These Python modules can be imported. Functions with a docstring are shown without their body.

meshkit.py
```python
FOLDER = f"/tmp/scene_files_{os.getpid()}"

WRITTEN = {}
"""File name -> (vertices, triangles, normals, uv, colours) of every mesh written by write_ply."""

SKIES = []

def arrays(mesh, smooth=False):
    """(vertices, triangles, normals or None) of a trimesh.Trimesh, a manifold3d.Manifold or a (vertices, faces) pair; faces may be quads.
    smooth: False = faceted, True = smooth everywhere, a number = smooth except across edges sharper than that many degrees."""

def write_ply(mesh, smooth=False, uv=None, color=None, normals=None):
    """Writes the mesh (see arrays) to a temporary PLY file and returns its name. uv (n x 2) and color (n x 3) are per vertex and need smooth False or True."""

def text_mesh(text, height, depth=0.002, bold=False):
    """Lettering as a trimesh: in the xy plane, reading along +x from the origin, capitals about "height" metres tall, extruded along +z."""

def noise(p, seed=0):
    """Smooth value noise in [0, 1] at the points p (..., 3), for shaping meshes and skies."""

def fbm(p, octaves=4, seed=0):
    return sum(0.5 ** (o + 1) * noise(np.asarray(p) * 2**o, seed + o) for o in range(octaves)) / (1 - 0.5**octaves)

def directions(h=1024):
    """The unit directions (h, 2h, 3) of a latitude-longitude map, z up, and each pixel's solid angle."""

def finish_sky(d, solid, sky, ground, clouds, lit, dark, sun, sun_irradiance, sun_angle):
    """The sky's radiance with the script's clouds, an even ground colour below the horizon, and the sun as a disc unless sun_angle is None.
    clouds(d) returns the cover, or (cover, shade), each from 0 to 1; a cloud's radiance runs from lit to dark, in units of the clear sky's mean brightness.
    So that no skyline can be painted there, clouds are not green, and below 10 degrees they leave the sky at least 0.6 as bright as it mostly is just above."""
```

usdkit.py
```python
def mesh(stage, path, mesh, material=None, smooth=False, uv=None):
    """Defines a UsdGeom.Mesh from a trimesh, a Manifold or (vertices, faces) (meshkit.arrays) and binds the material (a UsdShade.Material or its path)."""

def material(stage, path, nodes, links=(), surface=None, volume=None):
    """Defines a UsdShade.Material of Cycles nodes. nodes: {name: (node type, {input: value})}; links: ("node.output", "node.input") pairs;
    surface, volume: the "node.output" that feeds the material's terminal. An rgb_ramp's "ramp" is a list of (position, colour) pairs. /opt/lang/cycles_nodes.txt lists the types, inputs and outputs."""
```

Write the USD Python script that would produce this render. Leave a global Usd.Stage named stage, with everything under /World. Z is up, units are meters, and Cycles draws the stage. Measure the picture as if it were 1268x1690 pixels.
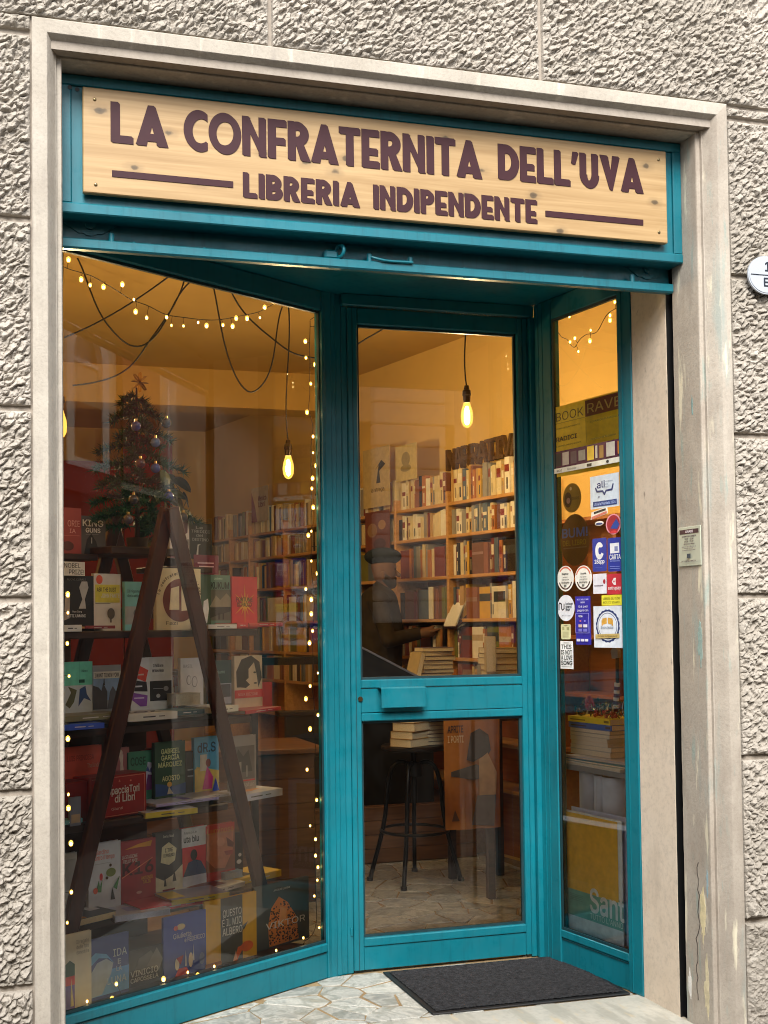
import math, random
import numpy as np, trimesh, manifold3d as m3
import shapely, shapely.geometry as sg, shapely.ops as so, shapely.affinity as sa
from scipy.spatial import cKDTree
from pxr import Usd, UsdGeom, UsdLux, UsdShade, Gf, Sdf
import usdkit, meshkit

random.seed(7); RNG = np.random.default_rng(7)
stage = Usd.Stage.CreateInMemory()
UsdGeom.SetStageUpAxis(stage, UsdGeom.Tokens.z); UsdGeom.SetStageMetersPerUnit(stage, 1.0)
world = UsdGeom.Xform.Define(stage, '/World'); stage.SetDefaultPrim(world.GetPrim())
UsdGeom.Scope.Define(stage, '/World/Looks')

# ------------------------------------------------------------------ camera, sky, sun
cam = UsdGeom.Camera.Define(stage, '/World/camera')
yaw, pitch, roll = .2839, .0333, -.0109
fw = np.array([math.sin(yaw)*math.cos(pitch), math.cos(yaw)*math.cos(pitch), math.sin(pitch)])
r_ = np.cross(fw, [0, 0, 1]); r_ /= np.linalg.norm(r_); u_ = np.cross(r_, fw)
c_, s_ = math.cos(roll), math.sin(roll)
rt, up = c_*r_+s_*u_, -s_*r_+c_*u_
CAM = np.array([-.2141, -3.8756, 1.5398])
cam.AddTransformOp().Set(Gf.Matrix4d(*rt, 0, *up, 0, *(-fw), 0, *CAM, 1))
cam.CreateHorizontalApertureAttr(36.0); cam.CreateVerticalApertureAttr(48.0)
cam.CreateFocalLengthAttr(36.0*2000/1268)
cam.CreateHorizontalApertureOffsetAttr(36.0*(634-520.85)/1268)
cam.CreateVerticalApertureOffsetAttr(36.0*(960.88-845)/1268)
cam.CreateClippingRangeAttr(Gf.Vec2f(.05, 500))
cam.CreateExposureAttr(2.15)

SUN_DIR = np.array([-.30, -1., .98]); SUN_DIR /= np.linalg.norm(SUN_DIR)
sky_m = usdkit.material(stage, '/World/Looks/sky', {
    'tc': ('texture_coordinate', {}),
    'st': ('sky_texture', {'sky_type': 'single_scattering', 'sun_disc': False, 'sun_elevation': float(math.asin(SUN_DIR[2])), 'sun_rotation': float(math.atan2(SUN_DIR[0], SUN_DIR[1])), 'aerosol_density': 2.0}),
    'nz': ('noise_texture', {'scale': 2.2, 'detail': 5.0, 'roughness': .55}),
    'rp': ('rgb_ramp', {'ramp': [(0, (1.9, 1.93, 2.0)), (.5, (2.35, 2.35, 2.35)), (1, (2.8, 2.76, 2.7))]}),
    'mx': ('mix', {'fac': .88}),
    'bg': ('background_shader', {'strength': .15})},
    [('tc.generated', 'nz.vector'), ('nz.fac', 'rp.fac'), ('st.color', 'mx.color1'), ('rp.color', 'mx.color2'), ('mx.color', 'bg.color')], surface='bg.background')
dome = UsdLux.DomeLight.Define(stage, '/World/sky')
UsdShade.MaterialBindingAPI.Apply(dome.GetPrim()).Bind(sky_m)
dome.GetPrim().SetCustomDataByKey('kind', 'structure')
sun = UsdLux.DistantLight.Define(stage, '/World/sun')
sun.CreateIntensityAttr(.4); sun.CreateAngleAttr(30.0); sun.CreateNormalizeAttr(True); sun.CreateColorAttr(Gf.Vec3f(1, .97, .92))
zax = SUN_DIR; xax = np.cross([0, 1, 0], zax); xax /= np.linalg.norm(xax); yax = np.cross(zax, xax)
sun.AddTransformOp().Set(Gf.Matrix4d(*xax, 0, *yax, 0, *zax, 0, 0, 0, 20, 1))

# ------------------------------------------------------------------ helpers
def lin(h):
    h = h.lstrip('#'); v = np.array([int(h[i:i+2], 16) for i in (0, 2, 4)])/255.
    return tuple(np.where(v <= .04045, v/12.92, ((v+.055)/1.055)**2.4))
_used = {}
def uniq(path):
    n = _used.get(path, 0); _used[path] = n+1
    return path if n == 0 else f'{path}_{n:03d}'
def cd(p, **k):
    for a, b in k.items():
        if b is not None: p.SetCustomDataByKey(a, b)
def thing(name, label=None, cat=None, group=None, loc=(0, 0, 0), rz=0., kind=None):
    x = UsdGeom.Xform.Define(stage, uniq('/World/'+name)); x.AddTranslateOp().Set(Gf.Vec3d(*map(float, loc)))
    if rz: x.AddRotateZOp().Set(float(rz))
    p = x.GetPrim(); cd(p, label=label, category=cat, group=group, kind=kind); check(label); return p
def check(l):
    if l and not 4 <= len(l.split()) <= 16: print('LABEL', len(l.split()), l)
def part(parent, name, mesh, m, smooth=False, label=None, kind=None, cat=None, group=None):
    base = '/World' if parent is None else str(parent.GetPath())
    g = usdkit.mesh(stage, uniq(base+'/'+name), mesh, m, smooth=smooth)
    p = g.GetPrim(); cd(p, label=label, category=cat, group=group, kind=kind); return p
def cat_(ms):
    ms = [x for x in ms if x is not None]
    return trimesh.util.concatenate(ms) if len(ms) > 1 else ms[0]
def box(x0, x1, y0, y1, z0, z1):
    b = trimesh.creation.box([abs(x1-x0), abs(y1-y0), abs(z1-z0)]); b.apply_translation([(x0+x1)/2, (y0+y1)/2, (z0+z1)/2]); return b
def cbox(x0, x1, y0, y1, z0, z1, c=.004):
    P = []
    for sx in (0, 1):
        for sy in (0, 1):
            for sz in (0, 1):
                X, Y, Z = (x0, x1)[sx], (y0, y1)[sy], (z0, z1)[sz]; a, b, d = (c, -c)[sx], (c, -c)[sy], (c, -c)[sz]
                P += [(X+a, Y+b, Z), (X+a, Y, Z+d), (X, Y+b, Z+d)]
    return trimesh.convex.convex_hull(np.array(P))
def cyl(p, q, r, n=12, r2=None):
    p, q = np.array(p, float), np.array(q, float); d = q-p; L = np.linalg.norm(d); d /= L
    a = np.cross(d, [0, 0, 1] if abs(d[2]) < .9 else [1, 0, 0]); a /= np.linalg.norm(a); b = np.cross(d, a)
    t = np.linspace(0, 2*np.pi, n, endpoint=False); ring = np.outer(np.cos(t), a)+np.outer(np.sin(t), b); r2 = r if r2 is None else r2
    V = np.vstack([p+ring*r, q+ring*r2, [p], [q]]); F = []
    for i in range(n):
        j = (i+1) % n; F += [(i, n+i, j), (j, n+i, n+j), (2*n, i, j), (2*n+1, n+j, n+i)]
    m = trimesh.Trimesh(V, F, process=False); m.fix_normals(); return m
def tube(pts, r, n=5):
    P = np.array(pts, float); T = np.gradient(P, axis=0); T /= np.linalg.norm(T, axis=1, keepdims=True)
    t = np.linspace(0, 2*np.pi, n, endpoint=False); V = []; ref = np.array([.3, .2, 1.]); rr = np.broadcast_to(r, len(P))
    for p, d, ra in zip(P, T, rr):
        a = np.cross(d, ref); a /= np.linalg.norm(a)+1e-9; b = np.cross(d, a); V.append(p+ra*(np.outer(np.cos(t), a)+np.outer(np.sin(t), b)))
    V = np.vstack(V); F = []
    for k in range(len(P)-1):
        for i in range(n):
            j = (i+1) % n; a, b = k*n+i, k*n+j; F += [(a, a+n, b), (b, a+n, b+n)]
    m = trimesh.Trimesh(V, F, process=False); return m
def smooth_line(pts, k=6):
    from scipy.interpolate import CubicSpline
    P = np.array(pts, float); d = np.r_[0, np.cumsum(np.linalg.norm(np.diff(P, axis=0), axis=1))]
    return CubicSpline(d, P)(np.linspace(0, d[-1], len(P)*k))
def lathe(prof, n=16):
    return trimesh.creation.revolve(np.array(prof, float), sections=n)
def prism(poly, z0, z1):
    gs = [g for g in getattr(poly, 'geoms', [poly]) if g.geom_type == 'Polygon' and g.area > 1e-9]
    ms = [trimesh.creation.extrude_polygon(g, z1-z0, engine='earcut') for g in gs]
    for m in ms: m.apply_translation([0, 0, z0])
    return cat_(ms)
XZ = np.array([[1, 0, 0, 0], [0, 0, -1, 0], [0, 1, 0, 0], [0, 0, 0, 1.]])   # (x,y,z)->(x,-z,y): sheet in xy stands up in xz, its +z facing -y
def frame(origin, right, out):
    """4x4: local x along right, local y = up, local z along out"""
    M = np.eye(4); M[:3, 0] = right; M[:3, 1] = (0, 0, 1); M[:3, 2] = out; M[:3, 3] = origin; return M
def tf(m, M): m = m.copy(); m.apply_transform(M); return m
_txt = {}
def text2d(s, bold=False):
    k = (s, bold)
    if k not in _txt:
        m = meshkit.text_mesh(s, 1.0, .01, bold=bold); b = m.bounds; m.apply_translation([-b[0, 0], 0, 0]); _txt[k] = (m, b[1, 0]-b[0, 0])
    return _txt[k]
def text(s, x, y, h, width=None, depth=.0004, bold=False):
    m, w = text2d(s, bold); m = m.copy(); sx = h if width is None else width/w
    m.apply_scale([sx, h, depth/.01]); m.apply_translation([x, y, 0]); return m

# ------------------------------------------------------------------ materials
L = '/World/Looks/'
_m = {}
def pm(hexc, rough=.6, spec=.5, metal=0., var=.12, scale=18., bump=0., bscale=60., coat=0.):
    """plain thing: a colour that varies a little with noise, optional fine relief"""
    k = (hexc, rough, spec, metal, var, scale, bump, bscale, coat)
    if k in _m: return _m[k]
    c = np.array(lin(hexc)) if isinstance(hexc, str) else np.array(hexc)
    nodes = {'tc': ('texture_coordinate', {}), 'nz': ('noise_texture', {'scale': scale, 'detail': 4., 'roughness': .6}),
             'rp': ('rgb_ramp', {'ramp': [(.25, tuple(c*(1-var))), (.75, tuple(np.minimum(c*(1+var), .95)))]}),
             'p': ('principled_bsdf', {'roughness': rough, 'specular_ior_level': spec, 'metallic': metal, 'coat_weight': coat})}
    links = [('tc.object', 'nz.vector'), ('nz.fac', 'rp.fac'), ('rp.color', 'p.base_color')]
    if bump:
        nodes['n2'] = ('noise_texture', {'scale': bscale, 'detail': 5.}); nodes['b'] = ('bump', {'strength': bump, 'distance': .004})
        links += [('tc.object', 'n2.vector'), ('n2.fac', 'b.height'), ('b.normal', 'p.normal')]
    _m[k] = usdkit.material(stage, uniq(L+'paint'), nodes, links, surface='p.BSDF'); return _m[k]
GAIN = [1.0]
def boost(hexc):
    if GAIN[0] == 1: return hexc
    v = np.array(lin(hexc))*GAIN[0]; return tuple((v*min(1., .8/v.max())).round(4))
def ink(hexc): return pm(boost(hexc), .45, .4, var=.16, scale=26.)
def emit(hexc, strength):
    k = ('e', hexc, strength)
    if k not in _m:
        _m[k] = usdkit.material(stage, uniq(L+'glow'), {'e': ('emission', {'color': lin(hexc), 'strength': strength})}, [], surface='e.emission')
    return _m[k]
def wood(c1, c2, rough=.5, sc=(3., 40., 40.), bump=.15, knots=0., seed=0.):
    k = ('w', c1, c2, rough, sc, bump, knots, seed)
    if k in _m: return _m[k]
    nodes = {'tc': ('texture_coordinate', {}), 'mp': ('mapping', {'scale': sc, 'location': (seed, seed*.7, seed*.3)}),
             'nz': ('noise_texture', {'scale': 1.0, 'detail': 6., 'roughness': .6, 'distortion': .6}),
             'rp': ('rgb_ramp', {'ramp': [(.3, lin(c1)), (.5, tuple((np.array(lin(c1))+np.array(lin(c2)))/2)), (.72, lin(c2))]}),
             'b': ('bump', {'strength': bump, 'distance': .003}),
             'p': ('principled_bsdf', {'roughness': rough})}
    links = [('tc.object', 'mp.vector'), ('mp.vector', 'nz.vector'), ('nz.fac', 'rp.fac'), ('nz.fac', 'b.height'), ('b.normal', 'p.normal')]
    if knots:
        nodes.update({'sx': ('separate_xyz', {}), 'm2': ('combine_xyz', {}), 'mz': ('math', {'math_type': 'multiply', 'value2': 1.7}), 'vo': ('voronoi_texture', {'dimensions': '2D', 'scale': knots, 'randomness': 1.}), 'vn': ('noise_texture', {'scale': 25.}), 'va': ('math', {'math_type': 'multiply_add', 'value2': .14}),
                      'kr': ('rgb_ramp', {'ramp': [(0, (.10,)*3), (.105, (.3,)*3), (.13, (.8,)*3), (.22, (1,)*3)]}), 'mm': ('mix', {'mix_type': 'multiply', 'fac': 1.})})
        links += [('tc.object', 'sx.vector'), ('sx.x', 'm2.x'), ('sx.z', 'mz.value1'), ('mz.value', 'm2.y'), ('m2.vector', 'vo.vector'), ('tc.object', 'vn.vector'), ('vn.fac', 'va.value1'), ('vo.distance', 'va.value3'), ('va.value', 'kr.fac'), ('rp.color', 'mm.color1'), ('kr.color', 'mm.color2'), ('mm.color', 'p.base_color')]
    else: links += [('rp.color', 'p.base_color')]
    _m[k] = usdkit.material(stage, uniq(L+'wood'), nodes, links, surface='p.BSDF'); return _m[k]
def stone(name, c1, c2, big=1.2, fine=45., bump=.3, rough=.85, extra=()):
    nodes = {'tc': ('geometry', {}), 'n1': ('noise_texture', {'scale': big, 'detail': 6., 'roughness': .65}),
             'n2': ('noise_texture', {'scale': fine, 'detail': 5., 'roughness': .7}),
             'rp': ('rgb_ramp', {'ramp': [(.28, lin(c1)), (.7, lin(c2))]}),
             'r2': ('rgb_ramp', {'ramp': [(.25, (.8,)*3), (.5, (1,)*3), (.8, (1.07,)*3)]}),
             'mm': ('mix', {'mix_type': 'multiply', 'fac': 1.}),
             'b': ('bump', {'strength': bump, 'distance': .004}), 'p': ('principled_bsdf', {'roughness': rough, 'specular_ior_level': .25})}
    links = [('tc.position', 'n1.vector'), ('tc.position', 'n2.vector'), ('n1.fac', 'rp.fac'), ('n2.fac', 'r2.fac'), ('rp.color', 'mm.color1'), ('r2.color', 'mm.color2'), ('n2.fac', 'b.height'), ('b.normal', 'p.normal')]
    last = 'mm.color'
    for i, (loc, sc, nscale, lo, hi, col, fac) in enumerate(extra):   # patches of other paint, shaped by noise
        nodes.update({f'xm{i}': ('mapping', {'location': loc, 'scale': sc}), f'xn{i}': ('noise_texture', {'scale': nscale, 'detail': 5., 'roughness': .6}),
                      f'xr{i}': ('rgb_ramp', {'ramp': [(lo, (0, 0, 0)), (hi, (fac,)*3)]}), f'xx{i}': ('mix', {'color2': lin(col)})})
        links += [('tc.position', f'xm{i}.vector'), (f'xm{i}.vector', f'xn{i}.vector'), (f'xn{i}.fac', f'xr{i}.fac'), (f'xr{i}.color', f'xx{i}.fac'), (last, f'xx{i}.color1')]
        last = f'xx{i}.color'
    links.append((last, 'p.base_color'))
    return usdkit.material(stage, L+name, nodes, links, surface='p.BSDF')
M_ROUGH = stone('pecked_stone', '#918a7f', '#b2aaa0', 1.5, 110., .9, .98, extra=[((3, 1, 2), (1.6, 1.6, .7), 1.6, .5, .75, '#8f887e', .5), ((5, 2, 2), (6., 6., 6.), 2., .6, .75, '#d8d2c8', .5)])
M_GROOVE = stone('joint_mortar', '#8f857a', '#a69c90', 2., 60., .3)
M_FRAME = stone('painted_stone', '#9c9387', '#b6afa3', 2.2, 90., .35, .8,
                extra=[((0, 0, 0), (6., 6., .8), 2.2, .56, .68, '#c9c0b2', .8), ((3, 1, 5), (9., 9., 1.2), 1.6, .6, .72, '#8f8780', .6)])
M_JAMB = stone('worn_painted_stone', '#978d81', '#b5ac9f', 2.2, 90., .35, .8,
               extra=[((0, 0, 0), (7., 7., .8), 2.2, .56, .7, '#8f9d98', .6), ((7, 2, 1), (8., 8., 1.), 2.4, .6, .66, '#d4ccb4', .9), ((1, 4, 9), (12., 12., 1.6), 2., .6, .72, '#6f9c98', .5), ((5, 5, 5), (3., 3., 1.), 1.6, .52, .7, '#84786c', .6)])
M_PLASTER = stone('pale_plaster', '#c2b19d', '#d6c8b6', 1.4, 50., .15, .85, extra=[((2, 2, 2), (4., 4., 1.), 1.8, .55, .75, '#a89a8a', .6), ((9, 1, 4), (14., 14., 4.), 3., .66, .72, '#7d7268', .7)])
def teal_m(name, c='#056a80', rough=.36):
    return usdkit.material(stage, L+name, {
        'tc': ('geometry', {}), 'n1': ('noise_texture', {'scale': 3., 'detail': 5.}), 'n2': ('noise_texture', {'scale': 160., 'detail': 3.}), 'n3': ('noise_texture', {'scale': 14., 'detail': 6., 'roughness': .7}),
        'rp': ('rgb_ramp', {'ramp': [(.3, tuple(np.array(lin(c))*.86)), (.7, tuple(np.array(lin(c))*1.1))]}),
        'rr': ('rgb_ramp', {'ramp': [(.35, (rough-.06,)*3), (.7, (rough+.16,)*3)]}), 'mv': ('mapping', {'scale': (28., 28., 2.2)}), 'n4': ('noise_texture', {'scale': 1.6, 'detail': 7., 'roughness': .7}), 'r4': ('rgb_ramp', {'ramp': [(.3, (.72,)*3), (.48, (1,)*3), (.66, (1,)*3), (.8, (1.28,)*3)]}), 'm4': ('mix', {'mix_type': 'multiply', 'fac': .8}), 'n5': ('noise_texture', {'scale': 42., 'detail': 6., 'roughness': .75}), 'r5': ('rgb_ramp', {'ramp': [(.68, (0,)*3), (.73, (.7,)*3)]}), 'm5': ('mix', {'color2': lin('#3f6a6a')}),
        'b': ('bump', {'strength': .06, 'distance': .002}), 'p': ('principled_bsdf', {'specular_ior_level': .5})},
        [('tc.position', 'n1.vector'), ('tc.position', 'n2.vector'), ('tc.position', 'n3.vector'), ('n1.fac', 'rp.fac'), ('tc.position', 'mv.vector'), ('mv.vector', 'n4.vector'), ('n4.fac', 'r4.fac'), ('rp.color', 'm4.color1'), ('r4.color', 'm4.color2'), ('tc.position', 'n5.vector'), ('n5.fac', 'r5.fac'), ('r5.color', 'm5.fac'), ('m4.color', 'm5.color1'), ('m5.color', 'p.base_color'), ('n3.fac', 'rr.fac'), ('rr.color', 'p.roughness'), ('n2.fac', 'b.height'), ('b.normal', 'p.normal')], surface='p.BSDF')
M_TEAL = teal_m('teal_enamel', '#056674')
M_GLASS = usdkit.material(stage, L+'window_glass', {'tc': ('geometry', {}), 'mp': ('mapping', {'scale': (3., 3., 1.6)}), 'n': ('noise_texture', {'scale': 2.6, 'detail': 6., 'roughness': .62, 'distortion': .8}), 'rr': ('rgb_ramp', {'ramp': [(.45, (0,)*3), (.75, (.05,)*3)]}), 'dr': ('rgb_ramp', {'ramp': [(.45, (.0008,)*3), (.8, (.007,)*3)]}),
    't': ('transparent_bsdf', {'color': (.985, .992, .99)}), 'd': ('diffuse_bsdf', {'color': (.6, .58, .54)}), 'm0': ('mix_closure', {}), 'g': ('glossy_bsdf', {'color': (.95, .97, 1.)}), 'f': ('fresnel', {'IOR': 1.64}), 'm': ('mix_closure', {})},
    [('tc.position', 'mp.vector'), ('mp.vector', 'n.vector'), ('n.fac', 'rr.fac'), ('rr.color', 'g.roughness'), ('n.fac', 'dr.fac'), ('dr.color', 'm0.fac'), ('t.BSDF', 'm0.closure1'), ('d.BSDF', 'm0.closure2'), ('f.fac', 'm.fac'), ('m0.closure', 'm.closure1'), ('g.BSDF', 'm.closure2')], surface='m.closure')
M_HALO = usdkit.material(stage, L+'lamp_haze', {'t': ('transparent_bsdf', {}), 'e': ('emission', {'color': lin('#ffc050'), 'strength': .55}), 'm': ('mix_closure', {'fac': .5})}, [('t.BSDF', 'm.closure1'), ('e.emission', 'm.closure2')], surface='m.closure')
M_BULBGLASS = usdkit.material(stage, L+'bulb_glass', {'t': ('transparent_bsdf', {'color': (1., .93, .75)}), 'g': ('glossy_bsdf', {'color': (1., .95, .8), 'roughness': .03}), 'f': ('fresnel', {'IOR': 1.3}), 'm': ('mix_closure', {})},
                          [('f.fac', 'm.fac'), ('t.BSDF', 'm.closure1'), ('g.BSDF', 'm.closure2')], surface='m.closure')
M_MARBLE = usdkit.material(stage, L+'marble', {
    'tc': ('geometry', {}), 'oi': ('object_info', {}), 'wn': ('white_noise_texture', {'dimensions': '1D'}), 'mp': ('vector_math', {'math_type': 'add'}),
    'n1': ('noise_texture', {'scale': 7., 'detail': 8., 'roughness': .62, 'distortion': 1.6}),
    'rp': ('rgb_ramp', {'ramp': [(.25, lin('#6f7574')), (.42, lin('#9b9b94')), (.5, lin('#b8b7af')), (.58, lin('#95968e')), (.8, lin('#8a816c'))]}),
    'n2': ('noise_texture', {'scale': 60., 'detail': 4.}), 'r2': ('rgb_ramp', {'ramp': [(.3, (.78,)*3), (.6, (1,)*3)]}), 'mm': ('mix', {'mix_type': 'multiply', 'fac': 1.}),
    'hs': ('hsv', {}), 'mr': ('map_range', {'to_min': .72, 'to_max': 1.08}),
    'p': ('principled_bsdf', {'roughness': .42})},
    [('oi.random', 'wn.w'), ('tc.position', 'mp.vector1'), ('wn.color', 'mp.vector2'), ('mp.vector', 'n1.vector'), ('tc.position', 'n2.vector'), ('n2.fac', 'r2.fac'), ('n1.fac', 'rp.fac'), ('rp.color', 'mm.color1'), ('r2.color', 'mm.color2'), ('mm.color', 'hs.color'), ('oi.random', 'mr.value'), ('mr.result', 'hs.value'), ('hs.color', 'p.base_color')], surface='p.BSDF')
M_MORTAR = stone('brown_mortar', '#7a6448', '#94805f', 3., 80., .4)
M_DARKWOOD = wood('#21120d', '#40251b', .45)
M_LEGWOOD = wood('#33140d', '#54281c', .4, (30., 30., 2.5))
M_SHELFWOOD = wood('#a9783f', '#c6975a', .5)
M_ORANGEWOOD = wood('#8a4a18', '#a86428', .45)
M_PANELWOOD = wood('#5a3b22', '#7a5534', .5, (3., 30., 30.))
M_PINE = wood('#94754a', '#b39569', .5, (1.3, 30., 46.), .16, knots=3.4)
M_BLACK = pm('#0c0c0d', .45); M_IRON = pm('#161514', .4, metal=.6); M_CORD = pm('#1a1110', .6)
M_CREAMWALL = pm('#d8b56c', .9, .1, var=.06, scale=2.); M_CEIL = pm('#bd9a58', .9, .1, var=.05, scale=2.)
M_REDWALL = pm('#7a2c22', .8, .15, var=.1, scale=4.)
M_PAGES = pm('#cbbf9f', .9, .1, var=.18, scale=220.); M_PAGESW = pm('#d6d2c6', .9, .1, var=.14, scale=220.)

ORD24 = ['first', 'second', 'third', 'fourth', 'fifth', 'sixth', 'seventh', 'eighth', 'ninth', 'tenth', 'eleventh', 'twelfth', 'thirteenth', 'fourteenth', 'fifteenth', 'sixteenth', 'seventeenth', 'eighteenth', 'nineteenth', 'twentieth', 'twenty-first', 'twenty-second', 'twenty-third', 'twenty-fourth']
ORD = ['first', 'second', 'third', 'fourth', 'fifth', 'sixth', 'seventh', 'eighth', 'ninth', 'tenth', 'eleventh', 'twelfth', 'thirteenth', 'fourteenth', 'fifteenth', 'sixteenth', 'seventeenth', 'eighteenth', 'nineteenth', 'twentieth', 'next', 'last']
# ------------------------------------------------------------------ main measures (metres; floor of the recess = 0, wall face y = 0)
W, ZT = 2.5501, 3.4737; FA, FB, FC = .0489, .0789, .0984; OX0, OX1 = FC, W-FC; OZ = ZT-FC
CORNER_L = np.array([1.325, 1.211]); CORNER_R = np.array([2.341, 1.2025]); START_L = np.array([FC, .535]); START_R = np.array([OX1, .545])
DOOR_Y = 1.21; SOFFIT = 3.003; CEIL = 3.49
eL = (CORNER_L-START_L)/np.linalg.norm(CORNER_L-START_L); nL = np.array([-eL[1], eL[0]]); LW = np.linalg.norm(CORNER_L-START_L); ANG = math.degrees(math.atan2(eL[1], eL[0]))
eR = (START_R-CORNER_R)/np.linalg.norm(START_R-CORNER_R); oR = np.array([-eR[1], eR[0]])*-1.; LR = np.linalg.norm(START_R-CORNER_R)
if oR[0] > 0: oR = -oR          # out of the shop, towards the recess
def DP(u, w, z): q = START_L+eL*u+nL*w; return np.array([q[0], q[1], z])

# ------------------------------------------------------------------ ground
part(None, 'street', box(-14, 34, -4.78, -1.4, -.3, -.22), stone('paving', '#2b2825', '#3a3632', 1., 30.), kind='structure')
part(None, 'pavement', cbox(-14, 34, -1.4, -.06, -.4, -.12, .01), stone('pavement_stone', '#5d5851', '#726b62', 1., 30.), kind='structure')
floor = part(None, 'shop_floor', box(-.55, 4.2, .6, 8.2, -.06, -.004), M_MORTAR, kind='structure')
M_SLAB = stone('slab_marble', '#95968f', '#bcb9ae', 2.2, 40., .05, .4, extra=[((1, 1, 1), (5., 1.1, 1.), 2.6, .5, .6, '#8b8a80', .55), ((4, 2, 1), (9., 2., 1.), 3., .58, .66, '#b8a888', .6)])
thr = part(None, 'threshold_step', cbox(FC-.02, OX1+.02, -.05, .588, -.12, 0, .006), M_SLAB, kind='structure')

# crazy paving: pieces of marble set in mortar
def crazy(region, npts, seed, gap=.004, zt=.0):
    rng = np.random.default_rng(seed); x0, y0, x1, y1 = region.bounds; pts = []
    while len(pts) < npts:
        c = rng.uniform((x0-.2, y0-.2), (x1+.2, y1+.2), (5, 2)); 
        if pts: d = np.min(np.hypot((c[:, None, 0]-np.array(pts)[None, :, 0])*.8, c[:, None, 1]-np.array(pts)[None, :, 1]), axis=1); pts.append(tuple(c[np.argmax(d*rng.uniform(.4, 1, 5))]))
        else: pts.append(tuple(c[0]))
    cells = shapely.voronoi_polygons(sg.MultiPoint(pts), extend_to=region.buffer(.5))
    out = []
    for g in cells.geoms:
        g = g.intersection(region).buffer(-gap*rng.uniform(.6, 2.2), join_style=2)
        for h in getattr(g, 'geoms', [g]):
            if h.geom_type == 'Polygon' and h.area > .0012:
                c = np.array(h.exterior.coords)[:-1]; c = c+rng.normal(0, .0035, c.shape)
                h2 = sg.Polygon(c)
                if h2.is_valid and h2.area > .001: out.append(h2)
    return out
rec = sg.Polygon([tuple(START_L+eL*-.03+[0, .0]), (FC, .592), (OX1, .592), tuple(START_R), tuple(CORNER_R), (2.32, 1.225), (1.42, 1.225), tuple(CORNER_L)]).buffer(0)
ins = sg.Polygon([(1.05, 1.26), (2.42, 1.24), (3.2, 1.6), (3.1, 3.49), (.9, 3.49)])
for reg, n, sd in ((rec, 95, 3), (ins, 190, 5)):
    for g in crazy(reg, n, sd):
        top = RNG.uniform(-.0015, .0012); inner = g.buffer(-.003)
        a = np.array(g.exterior.coords)[:-1]; k = len(a)
        c = a.mean(0); b = c+(a-c)*(1-.004/max(.03, np.mean(np.linalg.norm(a-c, axis=1))))
        V = np.vstack([np.c_[a, np.full(k, -.02)], np.c_[a, np.full(k, top-.0015)], np.c_[b, np.full(k, top)]]); F = []
        for lv in (0, 1):
            for i in range(k): j = (i+1) % k; F += [(lv*k+i, lv*k+j, lv*k+k+j), (lv*k+i, lv*k+k+j, lv*k+k+i)]
        tv, tfc = trimesh.creation.triangulate_polygon(sg.Polygon(b), engine='earcut')
        mt = trimesh.Trimesh(np.c_[tv, np.full(len(tv), top)], tfc, process=False)
        if mt.face_normals[:, 2].mean() < 0: mt.invert()
        sd_ = trimesh.Trimesh(V, F, process=False)
        if a.shape[0] > 2 and sg.Polygon(a).exterior.is_ccw is False: sd_.invert()
        part(floor, 'paving_stone', trimesh.util.concatenate([sd_, mt]), M_MARBLE)

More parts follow.
